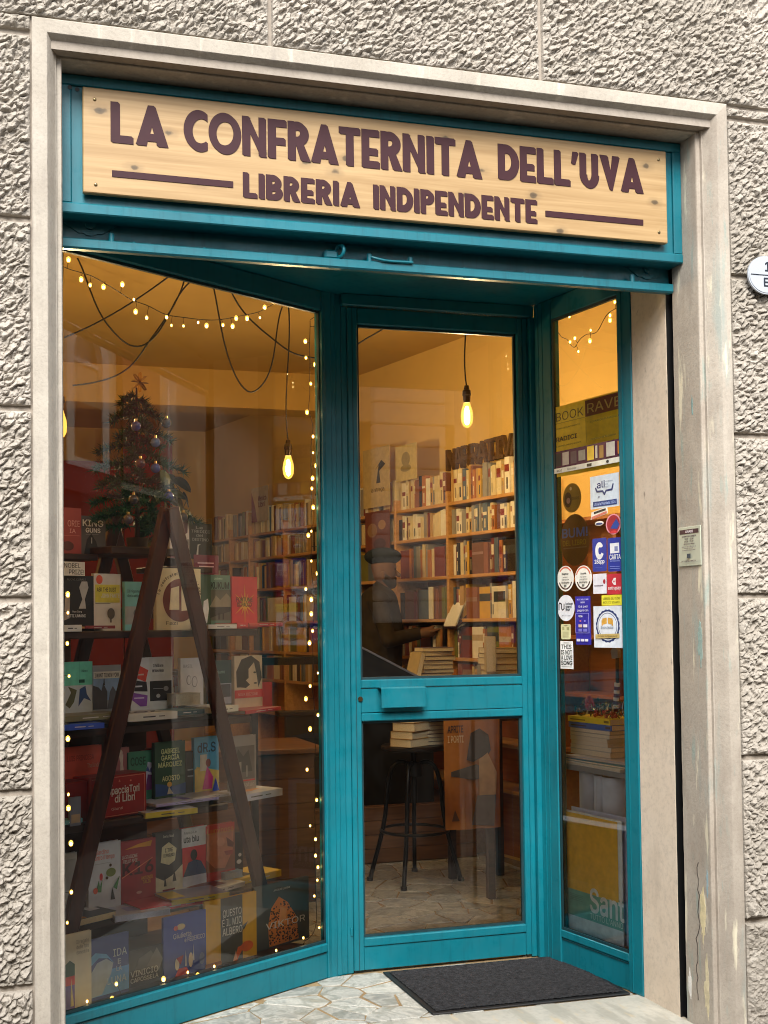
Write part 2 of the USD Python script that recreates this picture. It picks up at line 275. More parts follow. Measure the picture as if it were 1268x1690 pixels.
# door mat
mat = thing('door_mat', 'dark grey ribbed entrance mat with black rubber edge lying before the teal door', 'door mat', loc=(1.985, .892, 0), rz=-.4)
part(mat, 'rubber_edge', cbox(-.435, .435, -.3, .3, .001, .007, .003), pm('#131315', .5))
gx, gy = np.meshgrid(np.linspace(-.412, .412, 150), np.linspace(-.278, .278, 100)); hz = .009+.0034*RNG.random(gx.shape)
gv = np.c_[gx.ravel(), gy.ravel(), hz.ravel()]; idx = np.arange(gx.size).reshape(gx.shape)
gf = np.c_[idx[:-1, :-1].ravel(), idx[:-1, 1:].ravel(), idx[1:, 1:].ravel(), idx[1:, :-1].ravel()]
part(mat, 'carpet', (gv, gf), pm('#2a2a2c', .95, .1, var=.6, scale=60.))

# ------------------------------------------------------------------ facade: pecked stone blocks
fac = thing('rusticated_facade', 'beige grey facade of pecked stone blocks with recessed joints around the shop doorway', 'building wall')
part(fac, 'wall_core', cat_([box(-9, FC-.048, .022, .53, -.2, 4.2), box(OX1+.048, 10, .022, .53, -.2, 4.2), box(FC-.048, OX1+.048, .022, .53, OZ+.01, 4.2), box(-9, 10, .0, .53, 4.2, 11)]), M_GROOVE)
cell = .027
_kp = np.stack(np.meshgrid(np.arange(-60, 130), np.arange(-60, 190)), -1).reshape(-1, 2)*cell+RNG.uniform(-.42, .42, (190*250, 2))*cell
_kh = RNG.uniform(.55, 1., len(_kp)); _kt = cKDTree(_kp)
def relief(x, z):
    a = math.radians(38); u = (x*math.cos(a)+z*math.sin(a))*.78; v = (-x*math.sin(a)+z*math.cos(a))*1.35   # lumps stretched along a rising diagonal
    wv = meshkit.noise(np.stack([x*14, z*14, 0*x], -1), 5)-.5; u = u+wv*.03; v = v+.02*(meshkit.noise(np.stack([x*17, z*17, 0*x], -1), 9)-.5)
    u = u+.016*(meshkit.noise(np.stack([x*55, z*55, 0*x], -1), 15)-.5); v = v+.016*(meshkit.noise(np.stack([x*60, z*60, 0*x], -1), 19)-.5)
    d, i = _kt.query(np.stack([u, v], -1).reshape(-1, 2), k=2); d = d.reshape(*x.shape, 2); hh = _kh[i[:, 0]].reshape(x.shape)
    e = np.clip((d[..., 1]-d[..., 0])/cell, 0, 1); cen = _kp[i[:, 0]].reshape(*x.shape, 2)
    saw = np.clip(.5-(v-cen[..., 1])/cell*.9+(u-cen[..., 0])/cell*.25, 0, 1.15)       # each peck swells downwards, then breaks off steeply
    h = hh*np.clip(e*2.6, 0, 1)**.8*(.35+.65*saw)
    n = meshkit.fbm(np.stack([x*85, z*85, 0*x], -1), 3, 3); r = np.abs(meshkit.fbm(np.stack([x*45, z*45, 0*x+3], -1), 3, 8)-.5)
    pit = (hh < .66)*np.clip(1-d[..., 0]/(cell*.55), 0, 1)
    g_ = meshkit.noise(np.stack([x*210, z*210, 0*x], -1), 41)-.5
    return h*.021-.014*pit+.012*(n-.5)-.018*r+.0028*g_+.008*(meshkit.noise(np.stack([x*7, z*7, 0*x], -1), 2)-.5)
def block(x0, x1, z0, z1, step=.0046):
    def ax(a, b, lo, hi):
        v = [a]
        while v[-1] < b-1e-9: v.append(min(b, v[-1]+(.0034 if lo < v[-1] < hi else .009)))
        return np.array(v)
    gx_, gz_ = ax(x0, x1, -.16, 2.86), ax(z0, z1, -.05, 3.82); nx, nz = len(gx_), len(gz_); X, Z = np.meshgrid(gx_, gz_)
    ed = np.minimum.reduce([X-x0, x1-X, Z-z0, z1-Z])+.006*(meshkit.noise(np.stack([X*30, Z*30, 0*X], -1), 11)-.5)
    k = np.clip(ed/.016, 0, 1)**.6
    H = k*(.006+relief(X, Z)); edge = (np.arange(nx)[None, :] % (nx-1) == 0) | (np.arange(nz)[:, None] % (nz-1) == 0)
    Y = .012-H; Y[edge] = .024
    X = X+.004*(meshkit.noise(np.stack([X*60, Z*60, 0*X], -1), 21)-.5)*k; Z = Z+.004*(meshkit.noise(np.stack([X*60, Z*60, 0*X], -1), 22)-.5)*k
    I = np.arange(nx*nz).reshape(nz, nx)
    return (np.c_[X.ravel(), Y.ravel(), Z.ravel()], np.c_[I[:-1, :-1].ravel(), I[:-1, 1:].ravel(), I[1:, 1:].ravel(), I[1:, :-1].ravel()])
J0, G = 3.4218, .009
for k in range(-1, 6):
    zt, zb = J0-k*.6-G, J0-(k+1)*.6+G
    if k == -1:
        for a, b in ((-.72, .781), (.781, 1.784), (1.784, 2.79), (2.79, 3.35)): part(fac, 'stone_block', block(a+G*.8, b-G*.8, ZT+.004 if 0 < (a+b)/2 < W else zb, 4.1), M_ROUGH)
        part(fac, 'stone_block', block(-.72, -.006, zb, ZT+.003), M_ROUGH)
        part(fac, 'stone_block', block(W+.006, 3.35, zb, ZT-.01), M_ROUGH)
    else:
        zb = max(zb, -.1)
        part(fac, 'stone_block', block(-.72, -.006, zb, zt), M_ROUGH); part(fac, 'stone_block', block(W+.006, 3.35, zb, zt), M_ROUGH)

# moulded stone surround: two jambs and a lintel, mitred
sur = thing('doorway_surround', 'moulded stone doorway surround painted pinkish grey with chipped edges', 'door surround')
PROF = [(0, .022), (0, .004), (.004, 0), (FA-.003, 0), (FA, .002), (.062, .024), (FB-.004, .052), (FB, .0535), (FB+.001, .066), (FC-.004, .066), (FC, .0705), (FC, .16), (FC, .238), (FC-.05, .2385)]
def strip(kind, n=160):
    ts = np.linspace(0, 1, n); V = []
    for t in ts:
        for d, y in PROF:
            if kind == 'l': p = (d, y, -.12+t*(ZT-d+.12))
            elif kind == 'r': p = (W-d, y, -.12+t*(ZT-d+.12))
            else: p = (d+t*(W-2*d), y, ZT-d)
            V.append(p)
    V = np.array(V); q = V*[38, 38, 24]; amp = .0016
    j = np.tile([0 if i in (0, len(PROF)-1) else 1 for i in range(len(PROF))], n)[:, None]
    V = V+j*amp*np.stack([meshkit.fbm(q, 3, s)-.5 for s in (1, 2, 3)], -1)*[1, 1.3, 1]
    ed = np.tile([1 if i in (4, 7, 10, 2) else 0 for i in range(len(PROF))], n)          # knocked arrises
    chip = np.clip(meshkit.noise(V*[60, 60, 26], 31)-.72, 0, 1)*.02*ed; V[:, 1] += chip
    m = len(PROF); F = []
    for a in range(n-1):
        for b in range(m-1):
            i = a*m+b; F.append((i, i+1, i+m+1, i+m))
    F = np.array(F)
    if kind == 'l': F = F[:, ::1]
    if kind == 'r': F = F[:, ::-1]
    tri = np.vstack([F[:, [0, 1, 2]], F[:, [0, 2, 3]]]); me = trimesh.Trimesh(V, tri, process=False)
    want = me.face_normals[:, 1].sum()
    if want > 0: me.invert()
    return me
part(sur, 'left_jamb', strip('l'), M_FRAME, smooth=28); part(sur, 'right_jamb', strip('r'), M_JAMB, smooth=28); part(sur, 'lintel', strip('t'), M_FRAME, smooth=28)
def ragged(cy, cz, w, h, seed, n=70):
    t = np.linspace(0, 2*np.pi, n, endpoint=False); q = np.c_[np.cos(t)*1.7, np.sin(t)*1.7, np.full(n, seed*3.1)]
    r = .1+1.5*meshkit.fbm(q*1.6, 5, seed)**1.3; return sg.Polygon(np.c_[cy+w*np.cos(t)*r, cz+h*np.sin(t)*r]).buffer(0)
for cy, cz, w, h, sd, colr in ((.118, .40, .022, .13, 1, '#cfc29c'), (.105, .16, .02, .12, 2, '#cbbf9f'), (.215, .14, .010, .08, 4, '#d8d6d0'), (.088, .55, .008, .06, 6, '#93a9b0'), (.10, 1.45, .02, .11, 8, '#93a8a2'), (.12, 2.35, .006, .05, 10, '#7d9a98')):
    g = ragged(cy, cz, w, h, sd); g = max(getattr(g, 'geoms', [g]), key=lambda q: q.area)
    part(sur, 'peeled_patch', tf(prism(g, 0, .0008), frame((OX1+.0002, 0, 0), (0, 1, 0), (-1, 0, 0))), pm(colr, .9, .1, var=.25, scale=30., bump=.4))
for i, (y, zs) in enumerate(((.155, (.1, .62)), )):
    zz = np.linspace(*zs, 26); yy = y+.010*np.sin(zz*9)+RNG.normal(0, .004, 26)
    part(sur, 'crack', tube(np.c_[np.full(26, OX1-.0003), yy, zz], .0016, 4), pm('#2a221c', .9))

# returns behind the surround: plaster on both sides and the dark shutter channels
for side, x0, x1 in (('l', FC-.05, FC), ('r', OX1, OX1+.05)):
    ret = thing('plaster_return', 'smooth cream plaster return between shutter slot and '+('shop window' if side == 'l' else 'teal side window, scuffed near the ground'), 'wall return')
    part(ret, 'plaster_face', cbox(x0, x1, .286, .545, -.02, SOFFIT-.002, .003), M_PLASTER)
    g = thing('shutter_channel', 'black steel roller shutter channel sunk in the '+('left' if side == 'l' else 'right')+' side of the doorway', 'shutter guide')
    xa, xb = (x0, x0+.006) if side == 'l' else (x1-.006, x1)
    part(g, 'channel_back', box(xa, xb, .239, .2805, -.02, 2.99), M_BLACK)
    part(g, 'channel_side', box(*((x0+.0065, x1-.0005) if side == 'l' else (x0+.0005, x1-.0065)),   .281, .2856, -.02, 2.99), M_BLACK)
    part(g, 'channel_lip', box(*((x0+.02, x0+.024) if side == 'l' else (x1-.024, x1-.02)), .256, .2755, -.02, 2.98), M_BLACK)

# ------------------------------------------------------------------ sign cabinet, sign and rolled shutter
cab = thing('sign_cabinet', 'teal painted metal sign box spanning the doorway under the stone lintel', 'sign box')
Z0, Z1 = 2.905, OZ-.002; Y0 = .159; X0, X1 = OX0+.001, OX1-.001
part(cab, 'back_panel', cbox(X0+.036, X1-.036, Y0+.010, Y0+.05, Z0+.036, Z1-.036, .002), M_TEAL)
part(cab, 'rail', cbox(X0, X1, Y0, Y0+.13, Z1-.036, Z1, .003), M_TEAL); part(cab, 'rail', cbox(X0, X1, Y0-.004, Y0+.1, Z0, Z0+.036, .004), M_TEAL)
part(cab, 'rail', cbox(X0, X0+.036, Y0, Y0+.1, Z0+.036, Z1-.036, .003), M_TEAL); part(cab, 'rail', cbox(X1-.036, X1, Y0, Y0+.1, Z0+.036, Z1-.036, .003), M_TEAL)
for x in (.131, .156): part(cab, 'bolt_hole', tf(prism(sg.Point(0, 0).buffer(.007, 8), 0, .0015), frame((x, Y0-.0004 if x < .135 else Y0+.0096, 3.327), (1, 0, 0), (0, -1, 0))), M_BLACK)
sign = thing('shop_sign', 'long pine board shop sign with burgundy art deco lettering', 'shop sign', loc=(1.27, .135, 3.148))
SX = 1.27; SZ = 3.148
part(sign, 'board', cbox(.171-SX, 2.371-SX, 0, .024, 2.97-SZ, 3.325-SZ, .003), M_PINE)
def R(x0, x1, y0, y1): return sg.box(x0, y0, x1, y1)
def P(*p): return sg.Polygon(p)
def ell(cx, cy, rx, ry): return sa.scale(sg.Point(cx, cy).buffer(1, 24), rx, ry)
V_, H_ = .225, .165
def glyph(ch):
    if ch == 'L': return so.unary_union([R(0, V_, 0, 1), R(0, .62, 0, H_)]), .62
    if ch == 'I': return R(0, V_, 0, 1), V_
    if ch == 'T': return so.unary_union([R(0, .72, 1-H_, 1), R(.36-V_/2, .36+V_/2, 0, 1)]), .72
    if ch == 'E': return so.unary_union([R(0, V_, 0, 1), R(0, .6, 0, H_), R(0, .6, 1-H_, 1), R(0, .54, .34, .34+H_)]), .6
    if ch == 'F': return so.unary_union([R(0, V_, 0, 1), R(0, .6, 1-H_, 1), R(0, .56, .36, .36+H_)]), .6
    if ch == 'A': return so.unary_union([P((0, 0), (.27, 0), (.3, .12), (.6, .12), (.62, 0), (.92, 0), (.54, 1), (.36, 1))]).difference(P((.36, .28), (.54, .28), (.45, .56))), .9
    if ch == 'N': return so.unary_union([R(0, V_, 0, 1), R(.56, .56+V_*.9, 0, 1), P((0, 1), (.2, 1), (.79, 0), (.62, 0))]), .79
    if ch == 'U': return so.unary_union([R(0, V_, .36, 1), R(.5, .5+V_, .36, 1), ell(.38, .38, .38, .38).intersection(R(0, 1, 0, .4)).difference(ell(.38, .4, .12, .2))]), .76
    if ch == 'V': return P((0, 1), (.3, 1), (.44, .42), (.54, 1), (.8, 1), (.48, 0), (.4, 0)), .8
    if ch == 'O': return ell(.52, .5, .52, .52).difference(ell(.52, .5, .31, .32)), 1.04
    if ch == 'C': return ell(.5, .5, .5, .52).difference(ell(.55, .5, .31, .33)).difference(R(.74, 1.2, -.2, 1.2)), .74
    if ch == 'D': return so.unary_union([R(0, V_, 0, 1), ell(.3, .5, .5, .5).intersection(R(.1, 1, 0, 1))]).difference(ell(.3, .5, .24, .27).intersection(R(V_, 1, 0, 1))), .8
    if ch in 'RPB':
        top = ell(.32, .7, .36, .3).intersection(R(.15, 1, 0, 1)).difference(ell(.3, .7, .13, .1).intersection(R(V_, 1, 0, 1)))
        g = [R(0, V_, 0, 1), top, R(.1, .34, .4, .58)]
        if ch == 'R': g.append(P((.26, .44), (.5, .44), (.74, 0), (.44, 0)))
        if ch == 'B': g.append(ell(.34, .29, .4, .29).intersection(R(.15, 1, 0, 1)).difference(ell(.3, .28, .16, .09).intersection(R(V_, 1, 0, 1))))
        return so.unary_union(g), .68 if ch == 'P' else .72
    if ch == "'": return P((.06, 1), (.26, 1), (.12, .66), (0, .66)), .26
M_BURG = pm('#34121a', .6, .3, var=.1, scale=30.)
def word(s, x0, x1, z0, z1, gap=.07, slope=0.):
    h = z1-z0; gl = [glyph(c) for c in s]; tot = sum(w for _, w in gl)+gap*(len(s)-1); k = (x1-x0)/tot; x = 0
    for g, w in gl:
        p = sa.affine_transform(g, [k, 0, 0, h, x0+x*k, z0+slope*(x/tot)]); dx, dz = .0058, -.0048
        p = so.unary_union([p]+[sa.translate(p, dx*t, dz*t) for t in (.5, 1.)]); p = p.buffer(.0008).buffer(-.0008)
        part(sign, 'letter', tf(prism(p, 0, .0022), frame((-SX, -.0001, -SZ), (1, 0, 0), (0, -1, 0))), M_BURG); x += w+gap
word('LA', .262, .448, 3.150, 3.284, .12); word('CONFRATERNITA', .508, 1.598, 3.150, 3.284, .085); word("DELL'UVA", 1.668, 2.262, 3.156, 3.284, .09)
word('LIBRERIA', .712, 1.128, 3.004, 3.088, .13); word('INDIPENDENTE', 1.184, 1.818, 3.004, 3.088, .12)
for a, b in ((.268, .676), (1.858, 2.263)):
    g = R(a, b, 3.032, 3.05).buffer(.002); part(sign, 'rule_line', tf(prism(g, 0, .0022), frame((-SX, -.0001, -SZ), (1, 0, 0), (0, -1, 0))), M_BURG)
for x, z in ((.21, 3.285), (.212, 2.999), (2.337, 3.29), (2.333, 3.01)):
    s = trimesh.creation.icosphere(2, .006); s.apply_scale([1, .5, 1]); s.apply_translation([x-SX, -.001, z-SZ]); part(sign, 'screw', s, pm('#8a7a5a', .35, metal=.9), smooth=True)

sh = thing('roller_shutter', 'teal rolled up metal shutter with its bottom bar, pegs and pull ring below the sign', 'roller shutter')
part(sh, 'bottom_slat', cbox(X0+.01, X1-.004, .252, .262, 2.83, 2.99, .003), M_TEAL)
bar = []
prof = [(0, 0), (.03, -.002), (.036, .004), (.036, .03), (.03, .034), (.022, .03), (.022, .012), (0, .012)]
bp = sg.Polygon(prof)     # (forward, up)
part(sh, 'bottom_bar', tf(trimesh.creation.extrude_polygon(bp, X1-X0-.02, engine='earcut'), np.array([[0, 0, 1, X0+.012], [-1, 0, 0, .252], [0, 1, 0, 2.808], [0, 0, 0, 1.]])), M_TEAL)
tor = trimesh.creation.torus(.021, .0065, 28, 12); tor.apply_transform(trimesh.transformations.rotation_matrix(math.pi/2, [0, 1, 0])); tor.apply_transform(trimesh.transformations.rotation_matrix(.5, [0, 0, 1])); tor.apply_translation([1.085, .222, 2.868]); part(sh, 'pull_ring', tor, M_TEAL, smooth=True)
part(sh, 'ring_lug', cbox(1.03, 1.08, .222, .25, 2.84, 2.872, .006), M_TEAL)
for x in (.274, 1.198, 1.356, 2.268): part(sh, 'peg', cat_([cyl((x, .226, 2.838), (x, .226, 2.866), .0095), cyl((x, .226, 2.866), (x, .226, 2.869), .0095, r2=.006)]), M_TEAL, smooth=30)
part(sh, 'hook_rod', tube(smooth_line([(1.2, .222, 2.858), (1.225, .212, 2.848), (1.26, .21, 2.843), (1.31, .21, 2.843), (1.36, .21, 2.843)], 4), .005, 8), M_TEAL, smooth=True)
part(sh, 'bracket_plate', cbox(.98, 1.135, .245, .252, 2.905, 2.955, .002), M_TEAL)
for x in (1.0, 1.115): part(sh, 'bracket_hole', tf(prism(sg.Point(0, 0).buffer(.007, 8), 0, .001), frame((x, .2448, 2.93), (1, 0, 0), (0, -1, 0))), M_BLACK)
for xc in (.205, 2.35):
    eye = so.unary_union([sg.Point(0, 0).buffer(.034, 16), P((-.085, .004), (-.04, .03), (.04, .03), (.085, .004), (.04, -.026), (-.04, -.026))]).buffer(.004)
    lp = part(sh, 'lock_plate', tf(prism(eye, 0, .006), frame((xc, .2525, 2.9), (1, 0, 0), (0, -1, 0))), M_TEAL)
    part(sh, 'lock_knob', cat_([cyl((xc, .247, 2.9), (xc, .238, 2.9), .018, 16), box(xc-.003, xc+.003, .236, .24, 2.89, 2.91)]), M_TEAL, smooth=30)
for x in np.linspace(.35, 2.3, 9): part(sh, 'rivet', tf(trimesh.creation.icosphere(1, .006), trimesh.transformations.translation_matrix((x, .228, 2.841))), M_TEAL, smooth=True)

# ------------------------------------------------------------------ teal shopfront
sf = thing('recess_ceiling', 'flat teal painted metal ceiling of the entrance recess', 'soffit')
soff = sg.Polygon([(X0, .264), (X1, .264), tuple(START_R+[0, .05]), tuple(CORNER_R+[.05, .06]), (2.34, 1.3), (1.3, 1.3), tuple(START_L+[0, .07])])
part(sf, 'ceiling_panel', prism(soff, SOFFIT, SOFFIT+.03), M_TEAL)
part(sf, 'bulkhead', cat_([tf(box(0, LW, .0, .03, 0, CEIL-SOFFIT), np.array([[eL[0], nL[0], 0, START_L[0]], [eL[1], nL[1], 0, START_L[1]], [0, 0, 1, SOFFIT+.03], [0, 0, 0, 1.]])), box(1.3, 2.36, 1.24, 1.28, SOFFIT+.03, CEIL), box(2.33, 2.5, .5, 1.25, SOFFIT+.03, CEIL)]), M_CREAMWALL)
def panelframe(T, Lh, stl, str_, zb, zt, Z0, Z1, dep, gy=.012):
    """members of a glazed metal frame in local x (along), y (inwards), z"""
    parts = []
    parts.append(('stile', cbox(0, stl, -.004, dep, Z0, Z1, .003))); parts.append(('stile', cbox(Lh-str_, Lh, -.004, dep, Z0, Z1, .003)))
    parts.append(('bottom_rail', cbox(stl, Lh-str_, -.002, dep, zb-.036, zb, .004)))
    parts.append(('kick_panel', cbox(stl, Lh-str_, .004, dep-.004, Z0, zb-.039, .002)))
    parts.append(('top_rail', cbox(stl, Lh-str_, -.002, dep, zt, Z1, .004)))
    b = .012
    parts.append(('glazing_bead', cat_([box(stl, Lh-str_, gy, gy+.014, zb, zb+b), box(stl, Lh-str_, gy, gy+.014, zt-b, zt), box(stl, stl+b, gy, gy+.014, zb+b, zt-b), box(Lh-str_-b*.4, Lh-str_, gy, gy+.014, zb+b, zt-b)])))
    for n, m in parts: part(T, n, m, M_TEAL if n != 'glazing_bead' else M_BEAD)
def pane(T, x0, x1, z0, z1, y=.02, name='pane'):
    part(T, name, (np.array([(x0, y, z0), (x1, y, z0), (x1, y, z1), (x0, y, z1)]), np.array([(0, 1, 2, 3)])), M_GLASS)
M_BEAD = teal_m('bead_enamel', '#0a2f35', .5)
lwin = thing('shop_window', 'large slanting teal framed shop window full of books, left of the door', 'shop window', loc=(*START_L, 0), rz=ANG)
panelframe(lwin, LW, .008, .022, .150, 2.915, 0.0, SOFFIT-.001, .045)
pane(lwin, .008, LW-.022, .15, 2.915)
part(lwin, 'panel_line', box(.02, LW-.03, .0005, .0045, .1085, .1115), M_BEAD)
rwin = thing('side_window', 'narrow teal framed side window right of the door, covered in stickers', 'shop window', loc=(*CORNER_R, 0), rz=math.degrees(math.atan2(eR[1], eR[0])))
# local x runs from the door corner to the street, local y points into the shop
panelframe(rwin, LR, .125, .086, .155, 2.908, 0.0, SOFFIT-.001, .045, .001)
pane(rwin, .125, LR-.086, .155, 2.908, .006)
for xx in (.03, .06, LR-.06): part(rwin, 'frame_step', box(xx, xx+.004, -.0065, -.001, .002, SOFFIT-.004), M_TEAL)
part(rwin, 'panel_line', box(.13, LR-.088, .0005, .0045, .1105, .1135), M_BEAD)
post = thing('corner_post', 'fluted teal metal post between the big shop window and the door', 'post')
pp = sg.Polygon([(1.3255, 1.2105), (1.352, 1.216), (1.356, 1.2225), (1.375, 1.2245), (1.379, 1.2315), (1.4045, 1.2345), (1.4045, 1.29), (1.335, 1.29), (1.31, 1.25)])
part(post, 'post_body', prism(pp, 0, SOFFIT-.001), M_TEAL)
dfr = thing('door_frame', 'teal metal frame around the glazed shop door', 'door frame')
part(dfr, 'jamb', cbox(1.4055, 1.4330, 1.2305, 1.285, 0, 2.948, .003), M_TEAL); part(dfr, 'jamb', cbox(2.315, 2.342, 1.2005, 1.285, 0, 2.948, .003), M_TEAL)
part(dfr, 'jamb_stop', cbox(2.290, 2.3148, 1.226, 1.285, 0, 2.947, .003), M_TEAL)
part(dfr, 'head', cbox(1.4055, 2.342, 1.2065, 1.285, 2.95, SOFFIT-.001, .004), M_TEAL)
door = thing('shop_door', 'teal glazed shop door with mid rail and box handle in the recess', 'door', loc=(1.434, 1.237, 0))
DX = 1.434; DW = 2.289-DX
sl, sr = 1.481-DX, 2.289-2.262
for n, m in (('stile', cbox(0, sl, -.012, .036, .01, 2.946, .004)), ('stile', cbox(DW-sr, DW, -.012, .036, .01, 2.946, .004)), ('top_rail', cbox(sl, DW-sr, -.011, .036, 2.872, 2.946, .004)),
             ('mid_rail', cbox(sl, DW-sr, -.008, .034, 1.138, 1.243, .002)), ('rail_trim', cbox(sl, DW-sr, -.013, .034, 1.2455, 1.283, .004)), ('rail_trim', cbox(sl, DW-sr, -.013, .034, 1.100, 1.1355, .004)),
             ('bottom_rail', cbox(sl, DW-sr, -.013, .034, .113, .15, .004)), ('kick_panel', cbox(sl, DW-sr, -.006, .034, .01, .1105, .002))): part(door, n, m, M_TEAL)
for zb, zt in ((1.283, 2.872), (.15, 1.10)):
    b = .011; part(door, 'glazing_bead', cat_([box(sl, DW-sr, .006, .02, zb, zb+b), box(sl, DW-sr, .006, .02, zt-b, zt), box(sl, sl+b, .006, .02, zb+b, zt-b), box(DW-sr-b, DW-sr, .006, .02, zb+b, zt-b)]), M_BEAD)
    pane(door, sl, DW-sr, zb, zt, .013)
part(door, 'stile_line', box(.021, .0235, -.0135, -.011, .012, 2.944), M_BEAD)
hx0, hx1 = 1.555-DX, 1.765-DX
hp = sg.Polygon([(0, 0), (.052, 0), (.058, -.005), (.060, -.088), (.057, -.088), (.0545, -.010), (.049, -.004), (0, -.004)])
part(door, 'handle', tf(trimesh.creation.extrude_polygon(hp, hx1-hx0, engine='earcut'), np.array([[0, 0, 1, hx0], [-1, 0, 0, -.008], [0, 1, 0, 1.25], [0, 0, 0, 1.]])), M_TEAL, smooth=25)
part(door, 'lock_cylinder', cat_([cyl((.04, -.012, 1.2), (.04, -.018, 1.2), .011, 14), box(.0385, .0415, -.0195, -.017, 1.192, 1.208)]), pm('#5a4a30', .35, metal=.8), smooth=30)
part(dfr, 'bolt_catch', cbox(1.418, 1.428, 1.222, 1.231, .165, .2, .002), M_TEAL)
# ------------------------------------------------------------------ printed covers and labels
def cover(P_, ops, w, h, M, name='print'):
    """flat print: shapes and words in 0..1 coordinates of a w x h face; M places local (x right, y up, z out)"""
    shapes, texts = {}, {}
    for i, o in enumerate(ops):
        z = .0005+.00035*i; k = o[0]
        if k == 't':
            _, x, y, th, s, col, *rest = o; bold = bool(rest[0]) if rest else False; wd = rest[1]*w if len(rest) > 1 and rest[1] else None
            m = text(s, x*w, y*h, th*h, wd, .0003, bold); m.apply_translation([0, 0, z]); texts.setdefault(col, []).append(m); continue
        if k == 'arc':
            _, cx, cy, rx, ry, s, col = o
            for j, ch in enumerate(s):
                if ch == ' ': continue
                a = math.radians(165-150*j/(len(s)-1)); m = text(ch, -.02*w, 0, .05*h, None, .0003, True)
                m.apply_transform(trimesh.transformations.rotation_matrix(a-math.pi/2, [0, 0, 1])); m.apply_translation([(cx+rx*math.cos(a))*w, (cy+ry*math.sin(a))*h, z]); texts.setdefault(col, []).append(m)
            continue
        col = o[-1]
        if k == 'r': g = sg.box(o[1]*w, o[2]*h, o[3]*w, o[4]*h)
        elif k == 'e': g = ell(o[1]*w, o[2]*h, o[3]*w, o[4]*h)
        elif k == 'p': g = sg.Polygon([(a*w, b*h) for a, b in o[1]]).buffer(0)
        elif k == 'star':
            _, cx, cy, rx, ry, ri, n, col = o; t = np.linspace(0, 2*np.pi, 2*n, endpoint=False)+math.pi/2
            rad = [1 if j % 4 == 0 else (.62 if j % 2 == 0 else .22) for j in range(2*n)]; g = sg.Polygon([((cx+rx*q*math.cos(a))*w, (cy+ry*q*math.sin(a))*h) for a, q in zip(t, rad)])
        elif k == 'scal':
            _, cx, cy, rx, ry, n, col = o; t = np.linspace(0, 2*np.pi, n*8); q = 1-.05+.05*np.abs(np.sin(t*n/2)); g = sg.Polygon(np.c_[(cx+rx*q*np.cos(t))*w, (cy+ry*q*np.sin(t))*h])
        elif k == 'arc2':
            _, cx, cy, rx, ry, a0, a1, col = o; t = np.radians(np.linspace(a0, a1, 24)); g = sg.LineString(np.c_[(cx+rx*.93*np.cos(t))*w, (cy+ry*.93*np.sin(t))*h]).buffer(.028*w, cap_style=2)
        elif k == 'cc': g = ell(o[1]*w, o[2]*h, o[3]*w, o[4]*h).difference(ell(o[1]*w+.04*w, o[2]*h, o[3]*w*.42, o[4]*h*.42)).difference(sg.Polygon([(.5*w, .68*h), (.86*w, .78*h), (.86*w, .5*h), (.58*w, .58*h)]))
        elif k == 'loop': x0, y0, x1, y1 = o[1]*w, o[2]*h, o[3]*w, o[4]*h; m_ = (x0+x1)/2; g = sg.LineString([(x0, y0+.02*h), (x0, y1-.06*h), (x0+.3*(m_-x0), y1), (m_, y1-.05*h), (m_, y0+.06*h), (m_+.4*(x1-m_), y0), (x1, y0+.06*h), (x1, y1-.05*h)]).buffer(.022*w)
        elif k == 'brace': x0, y0, x1, y1 = o[1]*w, o[2]*h, o[3]*w, o[4]*h; m_ = (x0+x1)/2; ym = (y0+y1)/2; g = sg.LineString([(x0, y1), (x0+.04*w, ym+.01*h), (m_-.06*w, ym), (m_, y0+.01*h), (m_+.06*w, ym), (x1-.04*w, ym+.01*h), (x1, y1+.05*h)]).buffer(.022*w)
        elif k == 'sp':
            _, x0, y0, x1, y1, n, col = o; rg = np.random.default_rng(3); tri = sg.Polygon([(.26, .03), (.8, .05), (.76, .4), (.6, .64), (.44, .75), (.3, .6), (.25, .35)]); hole = sg.Polygon([(.43, .36), (.57, .34), (.6, .58), (.45, .64)]); gs = []
            while len(gs) < n*3:
                a, b = rg.uniform(x0, x1), rg.uniform(y0, y1)
                if tri.contains(sg.Point(a, b)) and not hole.contains(sg.Point(a, b)): gs.append(sg.Point(a*w, b*h).buffer(.011*w, 3))
            g = so.unary_union(gs)
        clipped = g.intersection(sg.box(0, 0, w, h)) if k not in ('scal',) else g
        if clipped.is_empty or clipped.area < 1e-8: continue
        shapes.setdefault((i, col), []).append(prism(clipped, z, z+.0003))
    for (i, col), ms in shapes.items(): part(P_, name, tf(cat_(ms), M), ink(col))
    for col, ms in texts.items(): part(P_, 'lettering', tf(cat_(ms), M), ink(col))

def upright_book(nm, label, u0, u1, z0, zt, zart, w, th, base, ops):
    wd, ht = u1-u0, zt-z0; p = DP(u0, w, z0); lean = 0.
    T = thing(nm, label, 'book' if nm == 'book' else nm, loc=p, rz=ANG+RNG.uniform(-1.5, 1.5))
    if nm in ('card', 'bookmark'):
        sh_ = part(T, 'sheet', box(0, wd, 0, .0012, 0, ht), ink(base)); Mf = frame((0, -.0002, 0), (1, 0, 0), (0, -1, 0)); cover(sh_, ops, wd, ht, Mf); return
    t = max(.012, th)
    cov = cat_([box(0, wd, 0, .0022, 0, ht), box(0, wd, t-.0022, t, 0, ht), box(0, .0022, .0022, t-.0022, 0, ht)])
    cv = part(T, 'cover', cov, pm(boost(base), .42, .5, var=.08, scale=25.)); part(T, 'pages', box(.0024, wd-.003, .0024, t-.0024, .003, ht-.003), M_PAGESW)
    cover(cv, ops, wd, zt-zart, frame((0, -.0002, zart-z0), (1, 0, 0), (0, -1, 0)))
